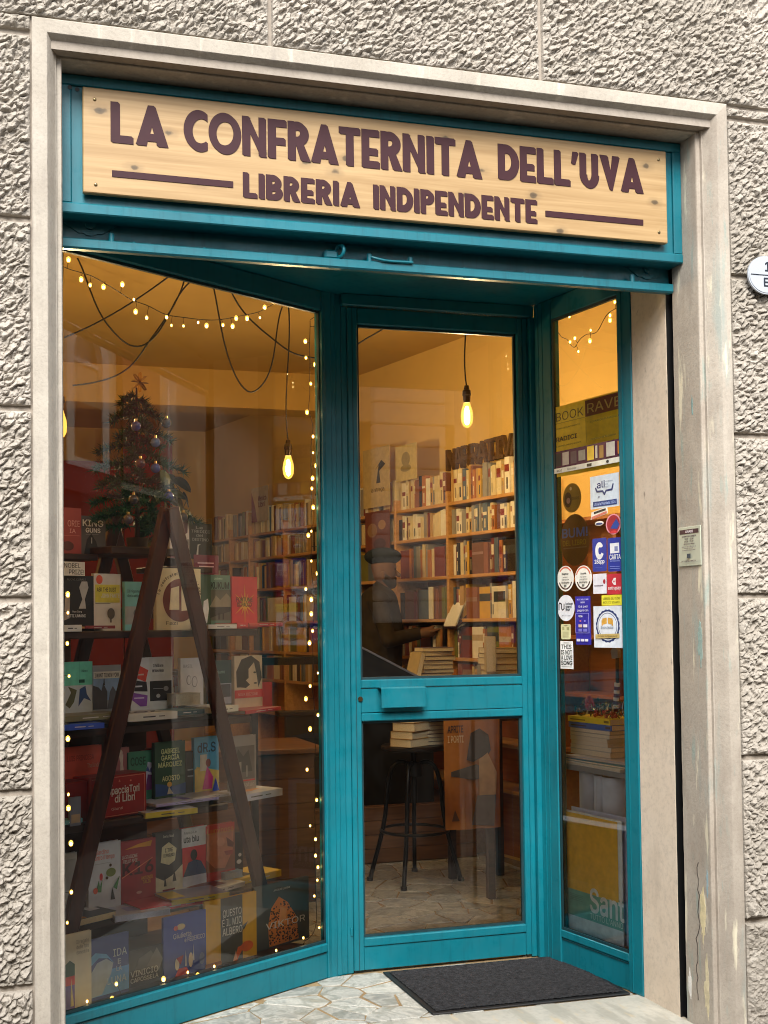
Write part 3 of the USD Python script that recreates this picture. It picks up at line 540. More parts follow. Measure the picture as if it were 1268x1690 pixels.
def flat_book(label, u0, u1, z, w, th, dp, yw, top, spine, pg, ops):
    wd = u1-u0; T = thing('book', label, 'book', loc=DP(u0, w, z+.0005), rz=ANG+yw)
    b = .002
    if pg:   # page edges to the front
        cv = part(T, 'cover', cat_([box(0, wd, 0, dp, 0, b), box(0, wd, 0, dp, th-b, th), box(0, wd, dp-b, dp, b, th-b)]), pm(boost(top), .4, .5, var=.08, scale=25.)); part(T, 'pages', box(.002, wd-.002, .003, dp-b, b, th-b), pm(boost(spine), .9, .1, var=.15, scale=200.))
    else:
        cv = part(T, 'cover', cat_([box(0, wd, 0, dp, 0, b), box(0, wd, 0.002, dp, th-b, th)]), pm(boost(top), .4, .5, var=.08, scale=25.)); sp_ = part(T, 'spine', cbox(0, wd, -.001, .002, 0, th+.0004, .0008), pm(boost(spine), .42, .5, var=.06, scale=25.))
        part(T, 'pages', box(.003, wd-.003, .002, dp-.003, b, th-b), M_PAGESW)
        c = '#d8d6d0' if sum(lin(spine)) < .9 else '#3a3a40'
        g = cat_([box(wd*.3, wd*.55, -.0014, -.001, th*.42, th*.58), box(wd*.62, wd*.74, -.0014, -.001, th*.44, th*.56)]); part(sp_, 'lettering', g, ink(c))
    Mt = np.array([[1, 0, 0, 0], [0, 1, 0, 0.], [0, 0, 1, th], [0, 0, 0, 1.]]); cover(cv, ops, wd, dp, Mt)

# ------------------------------------------------------------------ the window display: ladder rack, shelves
lad = thing('ladder_rack', 'dark brown wooden A shaped ladder rack carrying four book shelves behind the shop window', 'shelf rack', loc=(*START_L, 0), rz=ANG)
def beam(p, q, wx, wy, ch=.005):
    p, q = np.array(p, float), np.array(q, float); d = q-p; Ln = np.linalg.norm(d); zc = d/Ln; yc = np.array([0, 1., 0]); xc = np.cross(yc, zc); xc /= np.linalg.norm(xc); yc = np.cross(zc, xc)
    m = cbox(-wx/2, wx/2, -wy/2, wy/2, 0, Ln, ch); M = np.eye(4); M[:3, 0] = xc; M[:3, 1] = yc; M[:3, 2] = zc; M[:3, 3] = p; return tf(m, M)
part(lad, 'leg', beam((.16, .262, .12), (.725, .262, 2.02), .068, .034), M_LEGWOOD); part(lad, 'leg', beam((1.27, .225, .12), (.715, .228, 2.02), .066, .032), M_LEGWOOD)
part(lad, 'leg', beam((.16, .62, .12), (.725, .62, 2.02), .06, .03), M_LEGWOOD); part(lad, 'leg', beam((1.27, .655, .12), (.715, .652, 2.02), .06, .03), M_LEGWOOD)
SHZ = {1: 1.515, 2: 1.132, 3: .765, 4: .378}
for k, z in SHZ.items(): part(lad, 'shelf', cbox(.0, {1: 1.24, 2: 1.2, 3: 1.06, 4: 1.3}[k], .282, .64, z-.03, z, .004), M_DARKWOOD); part(lad, 'crosspiece', cbox(.1, 1.2, .645, .67, z+.05, z+.1, .004), M_DARKWOOD)
part(lad, 'step_plank', cbox(.50, .84, .35, .64, 1.83, 1.862, .004), M_DARKWOOD); part(lad, 'ledge', cbox(-.05, .50, .44, .66, 1.805, 1.83, .003), M_DARKWOOD); part(lad, 'ledge', cbox(.84, 1.1, .42, .64, 1.765, 1.79, .003), M_DARKWOOD)
plinth = sg.Polygon([tuple(START_L+nL*.05-eL*.4), tuple(START_L+nL*.05+eL*(LW-.03)), tuple(START_L+nL*.36+eL*(LW-.12)), tuple(START_L+nL*.8+eL*1.25), tuple(START_L+nL*.8-eL*.4)])
wp = thing('window_platform', 'low dark wooden display platform behind the bottom of the shop window', 'display platform'); part(wp, 'platform_top', prism(plinth, .112, .13), M_DARKWOOD); part(wp, 'platform_front', prism(plinth.buffer(-.012, join_style=2), .0, .111), M_DARKWOOD)
GAIN[0] = 1.95
BOOKS = [
 ('book', "cream fairy tale book with purple and green art at the sill's left end", 0.104, 0.223, 0.13, 0.405, 0.13, 0.1, 0.012, '#cfc6ae', [('r', 0, 0, 0.38, 0.33, '#5c4a86'), ('r', 0, 0.33, 0.38, 0.45, '#a8322c'), ('p', [(0, 0.45), (0.38, 0.45), (0.38, 0.6), (0.2, 0.66), (0, 0.6)], '#2e4a3a'), ('p', [(0.22, 0.05), (0.34, 0.05), (0.24, 0.42)], '#d8c88a'), ('t', 0.44, 0.86, 0.05, 'Il regalo', '#7b7464', 0, 0.46), ('t', 0.44, 0.79, 0.05, 'delle fate', '#7b7464', 0, 0.46), ('t', 0.44, 0.72, 0.05, 'domestiche', '#7b7464', 0, 0.46)]),
 ('book', 'blue picture book with a large grey leaf shape standing on the sill', 0.241, 0.417, 0.13, 0.358, 0.142, 0.13, 0.01, '#2f3a70', [('r', 0, 0, 1, 0.42, '#4f7cae'), ('p', [(0, 0), (0.28, 0.02), (0.52, 0.34), (0.58, 0.52), (0.4, 0.62), (0.16, 0.58), (0, 0.42)], '#7d8794'), ('p', [(0, 0.55), (0.2, 0.66), (0.45, 0.62), (0.62, 0.5), (0.4, 0.7), (0.12, 0.76), (0, 0.7)], '#5a8ab4'), ('t', 0.58, 0.62, 0.13, 'IDA', '#dfe6ee', 0, 0.36), ('t', 0.7, 0.48, 0.09, 'E', '#cfd9e4', 0, 0.08), ('t', 0.66, 0.36, 0.09, 'LA', '#cfd9e4', 0, 0.14), ('t', 0.42, 0.16, 0.12, 'LUNA', '#b9cde0', 0, 0.5)]),
 ('book', 'dark grey photo covered book with white serif title on the sill', 0.439, 0.628, 0.13, 0.271, 0.13, 0.16, 0.012, '#2c2b29', [('p', [(0.1, 0.35), (0.25, 0.75), (0.55, 0.9), (0.7, 0.6), (0.5, 0.45)], '#4c4a45'), ('p', [(0.45, 0.5), (0.7, 0.95), (0.85, 0.6), (0.75, 0.3)], '#5d5a52'), ('t', 0.03, 0.28, 0.16, 'VINICIO', '#e9e6dc', 0, 0.7), ('t', 0.03, 0.12, 0.12, 'CAPOSSELA', '#d9d6cc', 0, 0.7)]),
 ('book', 'royal blue picture book with small red and white figures on the sill', 0.6, 0.818, 0.13, 0.372, 0.13, 0.15, 0.012, '#33418a', [('e', 0.4, 0.8, 0.1, 0.05, '#c8b48a'), ('e', 0.28, 0.79, 0.05, 0.04, '#b05a50'), ('t', 0.22, 0.62, 0.08, 'Giulietta', '#e8e6f0', 0, 0.42), ('t', 0.48, 0.53, 0.075, 'e FEDERICO', '#e8e6f0', 0, 0.48), ('p', [(0.25, 0), (0.6, 0), (0.52, 0.12), (0.33, 0.12)], '#a03a38'), ('e', 0.3, 0.2, 0.05, 0.1, '#d8d0c8'), ('e', 0.62, 0.22, 0.05, 0.12, '#d8c8b8'), ('p', [(0.28, 0.3), (0.45, 0.33), (0.38, 0.18)], '#7e2f3a'), ('p', [(0.48, 0.14), (0.5, 0.4), (0.52, 0.14)], '#e8e6f0'), ('p', [(0.66, 0.2), (0.68, 0.48), (0.7, 0.2)], '#e8e6f0'), ('e', 0.88, 0.2, 0.06, 0.1, '#56608e')]),
 ('book', 'yellow picture book with a charcoal band and a leaping figure on the sill', 0.812, 1.099, 0.13, 0.399, 0.13, 0.15, 0.012, '#d9a92c', [('r', 0.3, 0, 0.72, 1, '#3a3d3e'), ('t', 0.34, 0.7, 0.11, 'QUESTO', '#d8d6d0', 0, 0.36), ('t', 0.33, 0.56, 0.11, 'È IL MIO', '#d8d6d0', 0, 0.37), ('t', 0.33, 0.42, 0.11, 'ALBERO', '#d8d6d0', 0, 0.38), ('p', [(0.7, 0.5), (0.82, 0.56), (0.74, 0.44)], '#3a3d3e'), ('e', 0.8, 0.18, 0.12, 0.08, '#b5521c'), ('p', [(0.62, 0.2), (0.76, 0.22), (0.6, 0), (0.55, 0)], '#a84a22'), ('p', [(0.52, 0), (0.58, 0.16), (0.6, 0.02)], '#c89a80'), ('r', 0, 0, 0.3, 0.06, '#8a5a22')]),
 ('book', "dark slate picture book with an orange spotted cape in the window's right corner", 1.113, 1.446, 0.13, 0.404, 0.13, 0.18, 0.014, '#3d4344', [('p', [(0.26, 0.02), (0.8, 0.04), (0.76, 0.4), (0.6, 0.66), (0.44, 0.78), (0.3, 0.62), (0.24, 0.35)], '#c47a3c'), ('p', [(0.44, 0.38), (0.56, 0.36), (0.58, 0.56), (0.46, 0.62)], '#d89860'), ('sp', 0.24, 0.04, 0.78, 0.7, 70, '#3a2a20'), ('t', 0.2, 0.3, 0.1, 'VIKTOR', '#f0ece4', 0, 0.72), ('t', 0.34, 0.88, 0.03, 'JACQUES LEMANS', '#b8bab6', 0, 0.3)]),
 ('book', 'pale grey book half hidden behind the left foot of the ladder rack', 0.298, 0.363, 0.378, 0.637, 0.389, 0.4, 0.015, '#9a9c9c', [('r', 0.1, 0.4, 0.9, 0.9, '#85888a')]),
 ('book', 'white novel with red tulips and leaves drawn on its cover on the lowest rack shelf', 0.411, 0.57, 0.378, 0.657, 0.411, 0.39, 0.02, '#d6dae0', [('t', 0.2, 0.82, 0.075, 'giardino', '#b05a48', 0, 0.42), ('t', 0.14, 0.73, 0.075, 'contro il tempo', '#b05a48', 0, 0.66), ('r', 0.14, 0.66, 0.7, 0.67, '#8a8c90'), ('p', [(0.22, 0.22), (0.3, 0.4), (0.34, 0.3), (0.42, 0.42), (0.38, 0.2)], '#3d6a40'), ('e', 0.38, 0.45, 0.05, 0.06, '#b02a2c'), ('e', 0.2, 0.24, 0.07, 0.05, '#c0553c'), ('e', 0.68, 0.5, 0.15, 0.07, '#5c6a34'), ('p', [(0.75, 0.25), (0.95, 0.42), (0.86, 0.2)], '#3d6a40'), ('p', [(0.66, 0.05), (0.72, 0.25), (0.8, 0.05)], '#24262a'), ('e', 0.55, 0.42, 0.04, 0.025, '#3a2a22'), ('e', 0.66, 0.62, 0.04, 0.025, '#3a2a22')]),
 ('book', 'dark red thriller with a yellow reclining figure and black letters on its cover', 0.578, 0.752, 0.378, 0.644, 0.412, 0.4, 0.02, '#7e2026', [('p', [(0.1, 0.86), (0.5, 0.93), (0.9, 0.96), (0.85, 0.86), (0.5, 0.87)], '#b5802c'), ('t', 0.02, 0.7, 0.06, 'LA STAGIONE', '#d8c8c0', 1, 0.44), ('t', 0.06, 0.62, 0.06, 'DELLE SPIE', '#d8c8c0', 1, 0.4), ('t', 0.03, 0.4, 0.22, 'K16', '#3a1a1e', 1, 0.9), ('p', [(0.02, 0.36), (0.9, 0.64), (0.9, 0.66), (0.02, 0.38)], '#b56a50'), ('t', 0.56, 0.28, 0.06, 'ANTONIO', '#c89a3c', 1, 0.34), ('t', 0.6, 0.21, 0.06, 'TALIA', '#c89a3c', 1, 0.24), ('e', 0.5, 0.07, 0.08, 0.025, '#b58a80')]),
 ('book', 'black and cream illustrated book with a torn pale window on its cover', 0.76, 0.906, 0.378, 0.657, 0.401, 0.41, 0.02, '#35383a', [('p', [(0.2, 0.5), (0.25, 0.75), (0.5, 0.82), (0.78, 0.7), (0.72, 0.5), (0.5, 0.44)], '#b8b494'), ('t', 0.36, 0.66, 0.06, 'I TRE', '#2a2a28', 1, 0.28), ('t', 0.3, 0.58, 0.05, 'DI PASUBIO', '#2a2a28', 1, 0.4), ('p', [(0, 0), (1, 0), (1, 0.42), (0.6, 0.26), (0.3, 0.2), (0, 0.28)], '#bdb9a2'), ('p', [(0.3, 0.1), (0.34, 0.3), (0.4, 0.1)], '#2a2a28'), ('p', [(0.62, 0.16), (0.68, 0.36), (0.76, 0.16)], '#2a2a28'), ('t', 0.28, 0.9, 0.045, 'Remo Masi', '#c8c6b8', 0, 0.4), ('r', 0.25, 0.02, 0.7, 0.05, '#6e2a30')]),
 ('book', 'white topped red novel with a blue jacketed man seen from behind', 0.903, 1.045, 0.378, 0.657, 0.398, 0.41, 0.02, '#a82a30', [('r', 0, 0.68, 1, 1, '#c2c4c6'), ('t', 0.08, 0.76, 0.1, 'uta blu', '#33383e', 1, 0.6), ('t', 0.1, 0.9, 0.04, 'Marco Lin', '#5a5e62', 0, 0.5), ('p', [(0.05, 0.2), (0.25, 0.42), (0.5, 0.46), (0.75, 0.42), (0.95, 0.25), (0.95, 0.2)], '#24365a'), ('e', 0.47, 0.54, 0.13, 0.09, '#2a2626'), ('r', 0, 0, 1, 0.2, '#b8bcc8')]),
 ('book', 'red edged book with a large close up bronze face and yellow title', 1.039, 1.208, 0.378, 0.651, 0.406, 0.41, 0.02, '#a83c30', [('p', [(0, 0.1), (1, 0.1), (1, 0.86), (0, 0.86)], '#7d4c38'), ('p', [(0.05, 0.86), (0, 0.4), (0.3, 0.22), (0.65, 0.2), (0.92, 0.5), (0.96, 0.86)], '#a66a50'), ('p', [(0.7, 0.75), (0.98, 0.62), (0.92, 0.55), (0.74, 0.58)], '#5e3428'), ('p', [(0.62, 0.5), (0.96, 0.5), (0.9, 0.42), (0.68, 0.42)], '#8a4038'), ('e', 0.5, 0.68, 0.14, 0.08, '#be8266'), ('r', 0, 0, 1, 0.16, '#97302c'), ('t', 0.04, 0.84, 0.11, 'Luminosa', '#d9923c', 0, 0.9)]),
 ('book', 'thin black book with a white squiggle beside the right ladder leg', 1.216, 1.264, 0.378, 0.598, 0.397, 0.42, 0.015, '#1b1b1e', [('e', 0.5, 0.35, 0.3, 0.05, '#c8c8c8'), ('e', 0.6, 0.5, 0.2, 0.04, '#c8c8c8')]),
 ('book', 'coral red novel behind the red gift box', 0.313, 0.499, 0.765, 1.051, 0.905, 0.42, 0.02, '#b04532', [('t', 0.1, 0.62, 0.14, 'LUIS PRINCESA', '#8a3026', 1, 0.7), ('t', 0.62, 0.4, 0.12, 'Thailandia', '#d8a894', 0, 0.34)]),
 ('book', 'small pink cover book with a pale standing figure', 0.573, 0.65, 0.765, 1.028, 0.887, 0.44, 0.015, '#8a5452', [('p', [(0.35, 0.05), (0.42, 0.55), (0.3, 0.8), (0.6, 0.8), (0.58, 0.5), (0.7, 0.05)], '#c8b6a4'), ('e', 0.42, 0.84, 0.14, 0.1, '#b8a494')]),
 ('book', 'green novel with a purple and white comic strip over its corner', 0.639, 0.781, 0.765, 1.005, 0.84, 0.43, 0.02, '#2f6a50', [('t', 0.08, 0.66, 0.2, 'COSE', '#1d3f30', 1, 0.55), ('p', [(0.55, 0.1), (0.98, 0), (1, 0.65), (0.7, 0.72)], '#b4b2c4'), ('p', [(0.6, 0), (1, 0), (1, 0.35), (0.7, 0.4)], '#5a2058'), ('p', [(0.62, 0.5), (0.7, 0.62), (0.78, 0.45)], '#3a4a7a'), ('e', 0.84, 0.5, 0.07, 0.07, '#4a4a70')]),
 ('book', 'dark green novel with large pale lettering and a blue lower scene', 0.755, 0.919, 0.765, 1.038, 0.812, 0.4, 0.022, '#22402c', [('t', 0.2, 0.78, 0.09, 'GABRIEL', '#a8b07c', 1, 0.62), ('t', 0.2, 0.66, 0.09, 'GARCÍA', '#a8b07c', 1, 0.6), ('t', 0.1, 0.53, 0.09, 'MÁRQUEZ', '#a8b07c', 1, 0.78), ('t', 0.22, 0.27, 0.09, 'AGOSTO', '#b4b884', 1, 0.58), ('p', [(0, 0), (1, 0), (1, 0.2), (0.6, 0.16), (0.3, 0.2), (0, 0.24)], '#24406a'), ('e', 0.46, 0.2, 0.08, 0.05, '#c8a050'), ('p', [(0.38, 0.02), (0.44, 0.16), (0.58, 0.02)], '#d8d0b0')]),
 ('book', 'black spined novel between the dark green and the blue ones', 0.943, 1.0, 0.765, 0.984, 0.8, 0.43, 0.02, '#1e2326', [('r', 0.2, 0.55, 0.8, 0.58, '#8a9094'), ('r', 0.2, 0.4, 0.8, 0.43, '#8a9094')]),
 ('book', 'sky blue childrens book with a magenta figure on yellow', 0.986, 1.128, 0.765, 1.041, 0.786, 0.42, 0.02, '#4a8fb4', [('t', 0.12, 0.74, 0.16, 'dR.S', '#1d3a50', 1, 0.75), ('p', [(0, 0), (1, 0), (1, 0.4), (0.1, 0.5), (0, 0.45)], '#c8b868'), ('r', 0.22, 0.42, 0.5, 0.7, '#b8b4a8'), ('p', [(0.3, 0.1), (0.5, 0.5), (0.75, 0.3), (0.7, 0.1)], '#b03a86'), ('e', 0.55, 0.55, 0.1, 0.07, '#6a3a3a'), ('p', [(0.7, 0.05), (0.85, 0.28), (1, 0.05)], '#2a4ab0')]),
 ('book', 'grey history book with a ruined building photograph and a red line', 1.175, 1.332, 0.765, 1.033, 0.799, 0.4, 0.02, '#86827c', [('r', 0.06, 0.16, 0.94, 0.8, '#5c5852'), ('p', [(0.1, 0.3), (0.3, 0.75), (0.5, 0.6), (0.7, 0.72), (0.85, 0.3)], '#3c3a36'), ('r', 0.34, 0.2, 0.42, 0.5, '#8a867e'), ('r', 0.6, 0.2, 0.66, 0.42, '#8a867e'), ('r', 0.06, 0.12, 0.94, 0.15, '#b04038'), ('t', 0.1, 0.02, 0.08, 'tirotiratur', '#c8c6c0', 0, 0.8)]),
 ('book', 'mint and white book with dancing blue figures at the left window edge', 0.324, 0.463, 1.132, 1.392, 1.202, 0.43, 0.018, '#c2ccd0', [('r', 0, 0.5, 1, 1, '#62b49c'), ('p', [(0.05, 0.1), (0.25, 0.35), (0.15, 0.48), (0.45, 0.4), (0.35, 0.15), (0.2, 0.02)], '#4c4e3a'), ('p', [(0.5, 0.05), (0.55, 0.42), (0.75, 0.48), (0.8, 0.3), (0.95, 0.15), (0.7, 0.22)], '#2c4268'), ('r', 0.55, 0.5, 0.56, 1, '#3f8f7a'), ('r', 0.52, 0.55, 0.72, 0.62, '#1f4a40'), ('t', 0.62, 0.78, 0.05, 'Naso', '#1f4a40', 0, 0.2)]),
 ('book', 'city skyline photo book with a white title strip', 0.47, 0.609, 1.132, 1.373, 1.193, 0.44, 0.018, '#7a8088', [('r', 0.02, 0.2, 0.98, 0.85, '#7f9cc0'), ('p', [(0, 0), (0.5, 0), (0.5, 0.4), (0.36, 0.6), (0.3, 0.42), (0.2, 0.5), (0, 0.55)], '#3a3e48'), ('p', [(0.5, 0), (1, 0), (1, 0.5), (0.8, 0.4), (0.7, 0.52), (0.6, 0.4)], '#464a54'), ('p', [(0.36, 0.55), (0.39, 0.78), (0.42, 0.55)], '#2f333c'), ('r', 0.02, 0.7, 0.98, 0.86, '#c4c4be'), ('t', 0.06, 0.73, 0.09, 'I WANT TO NEW YORK', '#33363a', 1, 0.86)]),
 ('book', 'white book with red, black and purple arrow shaped bookmarks', 0.647, 0.742, 1.132, 1.399, 1.195, 0.42, 0.02, '#aeb0b2', [('p', [(0.1, 0.92), (0.95, 0.74), (0.8, 0.5), (0.1, 0.62)], '#a83a30'), ('p', [(0, 0.55), (0.85, 0.5), (0.9, 0.3), (0.1, 0.32)], '#26262c'), ('p', [(0, 0.3), (0.9, 0.22), (0.85, 0.0), (0.5, 0.0), (0.05, 0.14)], '#6a3c88'), ('r', 0.2, 0.64, 0.7, 0.67, '#e0c8c0'), ('r', 0.15, 0.4, 0.6, 0.43, '#c8c8cc'), ('r', 0.15, 0.16, 0.7, 0.19, '#c8b8d8')]),
 ('book', 'light grey book with a black chalkboard picture on its lower half', 0.743, 0.873, 1.132, 1.4, 1.188, 0.43, 0.018, '#a8aaa8', [('r', 0.08, 0.12, 0.96, 0.52, '#222326'), ('r', 0.12, 0.64, 0.7, 0.92, '#b8bab8'), ('t', 0.2, 0.8, 0.06, 'Il Milione', '#3a3a3a', 1, 0.42), ('t', 0.16, 0.7, 0.06, 'del Nuovo Mondo', '#3a3a3a', 1, 0.48), ('r', 0.2, 0.36, 0.6, 0.37, '#8a8c90'), ('e', 0.72, 0.36, 0.1, 0.05, '#6a6c70'), ('e', 0.4, 0.22, 0.08, 0.04, '#8a8c90')]),
 ('book', 'white book with a thin ink drawing of people behind the right ladder leg', 0.928, 1.058, 1.132, 1.39, 1.241, 0.44, 0.018, '#b8b8ba', [('t', 0.12, 0.72, 0.09, 'BASIL', '#7a7a7e', 0, 0.4), ('e', 0.35, 0.35, 0.1, 0.14, '#6a6a70'), ('e', 0.36, 0.35, 0.08, 0.12, '#b8b8ba'), ('e', 0.6, 0.3, 0.12, 0.16, '#6a6a70'), ('e', 0.6, 0.3, 0.1, 0.14, '#b8b8ba')]),
 ('book', 'dark teal paperback with a small photograph on its cover', 1.092, 1.243, 1.132, 1.374, 1.168, 0.44, 0.018, '#1d3e40', [('t', 0.1, 0.72, 0.07, 'Possiamo', '#7fa09a', 0, 0.5), ('r', 0.25, 0.05, 0.85, 0.5, '#8a929a'), ('r', 0.28, 0.2, 0.82, 0.48, '#40444a'), ('r', 0.45, 0.08, 0.55, 0.2, '#22262a')]),
 ('book', 'cream novel with a high contrast black haired face and a red base band', 1.222, 1.396, 1.132, 1.392, 1.188, 0.42, 0.02, '#b8ae98', [('p', [(0.08, 0.3), (0.06, 0.65), (0.25, 0.92), (0.6, 1), (0.9, 0.85), (0.98, 0.5), (0.85, 0.28), (0.8, 0.55), (0.7, 0.85), (0.5, 0.7), (0.5, 0.5), (0.4, 0.45), (0.55, 0.35), (0.4, 0.28), (0.2, 0.3)], '#2e2e26'), ('e', 0.72, 0.62, 0.05, 0.02, '#2e2e26'), ('e', 0.74, 0.38, 0.06, 0.02, '#2e2e26'), ('r', 0, 0.06, 1, 0.24, '#a03432'), ('t', 0.12, 0.11, 0.06, 'NOVA EDIZIONE', '#d0a8a0', 0, 0.7)]),
 ('book', 'short red hardback standing at the right end of the middle rack shelf', 1.414, 1.472, 1.132, 1.264, 1.174, 0.44, 0.02, '#9a3a34', []),
 ('book', 'white cream novel with a maroon oval emblem on the upper rack shelf', 0.768, 1.018, 1.515, 1.781, 1.524, 0.4, 0.02, '#c9bd9c', [('e', 0.52, 0.46, 0.38, 0.36, '#55231f'), ('p', [(0.28, 0.3), (0.5, 0.3), (0.5, 0.7), (0.32, 0.66)], '#c9bd9c'), ('p', [(0.55, 0.28), (0.78, 0.3), (0.78, 0.66), (0.55, 0.7)], '#d6cbb0'), ('arc', 0.52, 0.46, 0.47, 0.43, "la confraternita dell'uva", '#2c2420'), ('t', 0.2, 0.05, 0.06, 'Fazi', '#4c4436', 0, 0.26)]),
 ('book', 'black novel with two pale vase like shapes on its cover', 0.323, 0.471, 1.515, 1.74, 1.549, 0.43, 0.018, '#1f2022', [('p', [(0.5, 0.3), (0.62, 0.5), (0.52, 0.75), (0.6, 0.88), (0.78, 0.88), (0.82, 0.75), (0.7, 0.5), (0.74, 0.3)], '#8f8f8c'), ('p', [(0.02, 0.05), (0.2, 0.1), (0.22, 0.55), (0.06, 0.55)], '#8a7f74'), ('t', 0.12, 0.12, 0.06, 'ATTI UMANI', '#d0d0cc', 1, 0.6), ('t', 0.3, 0.22, 0.04, 'Han Song', '#d0d0cc', 0, 0.3), ('t', 0.12, 0.9, 0.04, 'NUOVI CORALI', '#6a6a68', 0, 0.6)]),
 ('book', 'white paperback with a mustard title block and a small dark tree', 0.471, 0.607, 1.515, 1.751, 1.545, 0.43, 0.018, '#c6c2b8', [('e', 0.2, 0.88, 0.12, 0.09, '#c2553c'), ('r', 0.04, 0.42, 0.96, 0.78, '#a8a03c'), ('t', 0.1, 0.64, 0.08, 'ASK THE DUST', '#3a3620', 1, 0.72), ('t', 0.26, 0.52, 0.08, 'JOHN FANTE', '#d8d8cc', 1, 0.68), ('r', 0.04, 0.4, 0.6, 0.41, '#4a4630'), ('e', 0.62, 0.2, 0.14, 0.11, '#4a4540'), ('r', 0.58, 0.02, 0.64, 0.14, '#4a4540')]),
 ('book', 'pale turquoise paperback half behind the left ladder leg', 0.626, 0.733, 1.515, 1.72, 1.531, 0.43, 0.018, '#6aa6ac', [('t', 0.12, 0.76, 0.06, 'Il rigore', '#2a4a52', 0, 0.6), ('t', 0.12, 0.66, 0.06, 'dei cattivi', '#2a4a52', 0, 0.6), ('r', 0, 0.05, 1, 0.45, '#8a9094'), ('e', 0.6, 0.3, 0.2, 0.1, '#50585c')]),
 ('book', 'dark green paperback with a white gourd shape beside the cream emblem novel', 1.044, 1.103, 1.515, 1.765, 1.538, 0.44, 0.018, '#2a4030', [('p', [(0.1, 0.02), (0.3, 0.45), (0.7, 0.5), (0.8, 0.3), (0.6, 0.02)], '#b8bcc0')]),
 ('book', 'green landscape novel with black capital title', 1.096, 1.218, 1.515, 1.758, 1.554, 0.44, 0.018, '#4d6a5c', [('r', 0, 0, 1, 0.68, '#4a4c44'), ('p', [(0, 0.3), (0.3, 0.55), (0.5, 0.45), (0.8, 0.6), (1, 0.5), (1, 0.3)], '#6f6c5c'), ('p', [(0, 0.05), (0.4, 0.12), (1, 0.2), (1, 0.3), (0, 0.28)], '#2c302c'), ('t', 0.06, 0.7, 0.14, 'KUKUM', '#16211c', 1, 0.86), ('r', 0.4, 0.02, 0.46, 0.16, '#1a1c1a'), ('r', 0.6, 0.02, 0.66, 0.16, '#1a1c1a'), ('t', 0.2, 0.9, 0.04, 'Juliette', '#8fa89c', 0, 0.4)]),
 ('book', 'bright red novel with a golden starburst on its cover', 1.22, 1.372, 1.515, 1.753, 1.525, 0.43, 0.018, '#9c2f34', [('star', 0.5, 0.45, 0.44, 0.4, 0.1, 12, '#c09a44'), ('t', 0.16, 0.5, 0.08, 'FORTUNE', '#2e3a24', 1, 0.64), ('t', 0.2, 0.4, 0.08, 'DI PAOLO', '#2e3a24', 1, 0.56)]),
 ('book', 'dark grey novel with large white capitals and a dark tower shape', 0.458, 0.579, 1.83, 1.993, 1.83, 0.5, 0.03, '#3f3a36', [('t', 0.06, 0.74, 0.16, 'KING', '#c2bdb2', 1, 0.84), ('t', 0.18, 0.58, 0.11, 'GUNS', '#b2ada2', 1, 0.6), ('r', 0.18, 0.53, 0.7, 0.535, '#8a857a'), ('p', [(0.1, 0), (0.22, 0.4), (0.4, 0.55), (0.6, 0.35), (0.75, 0)], '#211f1e'), ('r', 0.4, 0.3, 0.43, 0.45, '#8a857a')]),
 ('book', 'brick red novel with pale capitals at the left edge of the window', 0.364, 0.458, 1.83, 2.022, 1.83, 0.5, 0.03, '#7c3028', [('t', 0.3, 0.6, 0.13, 'ORIE', '#c08a7c', 0, 0.62), ('t', 0.4, 0.46, 0.09, 'IA', '#c08a7c', 0, 0.3), ('r', 0.1, 0.4, 0.9, 0.41, '#a05a4c'), ('e', 0.3, 0.18, 0.3, 0.1, '#4a2820')]),
 ('book', 'white and maroon novel leaning beside the top of the ladder rack', 0.897, 1.005, 1.83, 2.02, 1.83, 0.47, 0.02, '#b8b0aa', [('p', [(0.2, 0.5), (0.6, 0.9), (0.95, 0.95), (0.9, 0.6), (0.5, 0.45)], '#4a2630'), ('t', 0.3, 0.3, 0.14, 'HN', '#2a2426', 1, 0.66), ('t', 0.36, 0.17, 0.12, 'TE', '#6a3038', 1, 0.6), ('t', 0.3, 0.05, 0.08, 'RAPE', '#b8b0aa', 1, 0.66), ('r', 0, 0, 1, 0.16, '#5a2632')]),
 ('book', 'black novel with grey gothic lettering beside the maroon bookmark', 1.005, 1.138, 1.83, 1.989, 1.83, 0.47, 0.02, '#1c1d1d', [('t', 0.3, 0.84, 0.08, 'Le', '#7a7c78', 0, 0.3), ('t', 0.1, 0.73, 0.08, 'TREDICI', '#7a7c78', 0, 0.8), ('t', 0.3, 0.62, 0.08, 'del', '#7a7c78', 0, 0.3), ('t', 0.14, 0.5, 0.08, 'DESTINO', '#7a7c78', 0, 0.7), ('p', [(0.3, 0.08), (0.36, 0.4), (0.5, 0.42), (0.4, 0.36), (0.38, 0.08)], '#9a9a94')]),
 ('bookmark', 'maroon paper band with white lines hanging from the black novel', 1.007, 1.148, 1.759, 1.846, 1.759, 0.44, 0.002, '#5c2430', [('r', 0.15, 0.55, 0.8, 0.62, '#b89aa0'), ('r', 0.2, 0.38, 0.8, 0.44, '#b89aa0')]),
 ('card', 'white handwritten card announcing a nobel prize over the upper shelf', 0.298, 0.407, 1.738, 1.794, 1.738, 0.4, 0.002, '#d8d6ce', [('t', 0.1, 0.56, 0.34, 'NOBEL', '#22201e', 0, 0.7), ('t', 0.3, 0.1, 0.34, 'PRIZE!', '#22201e', 0, 0.66)]),
]
for b in BOOKS: upright_book(*b)
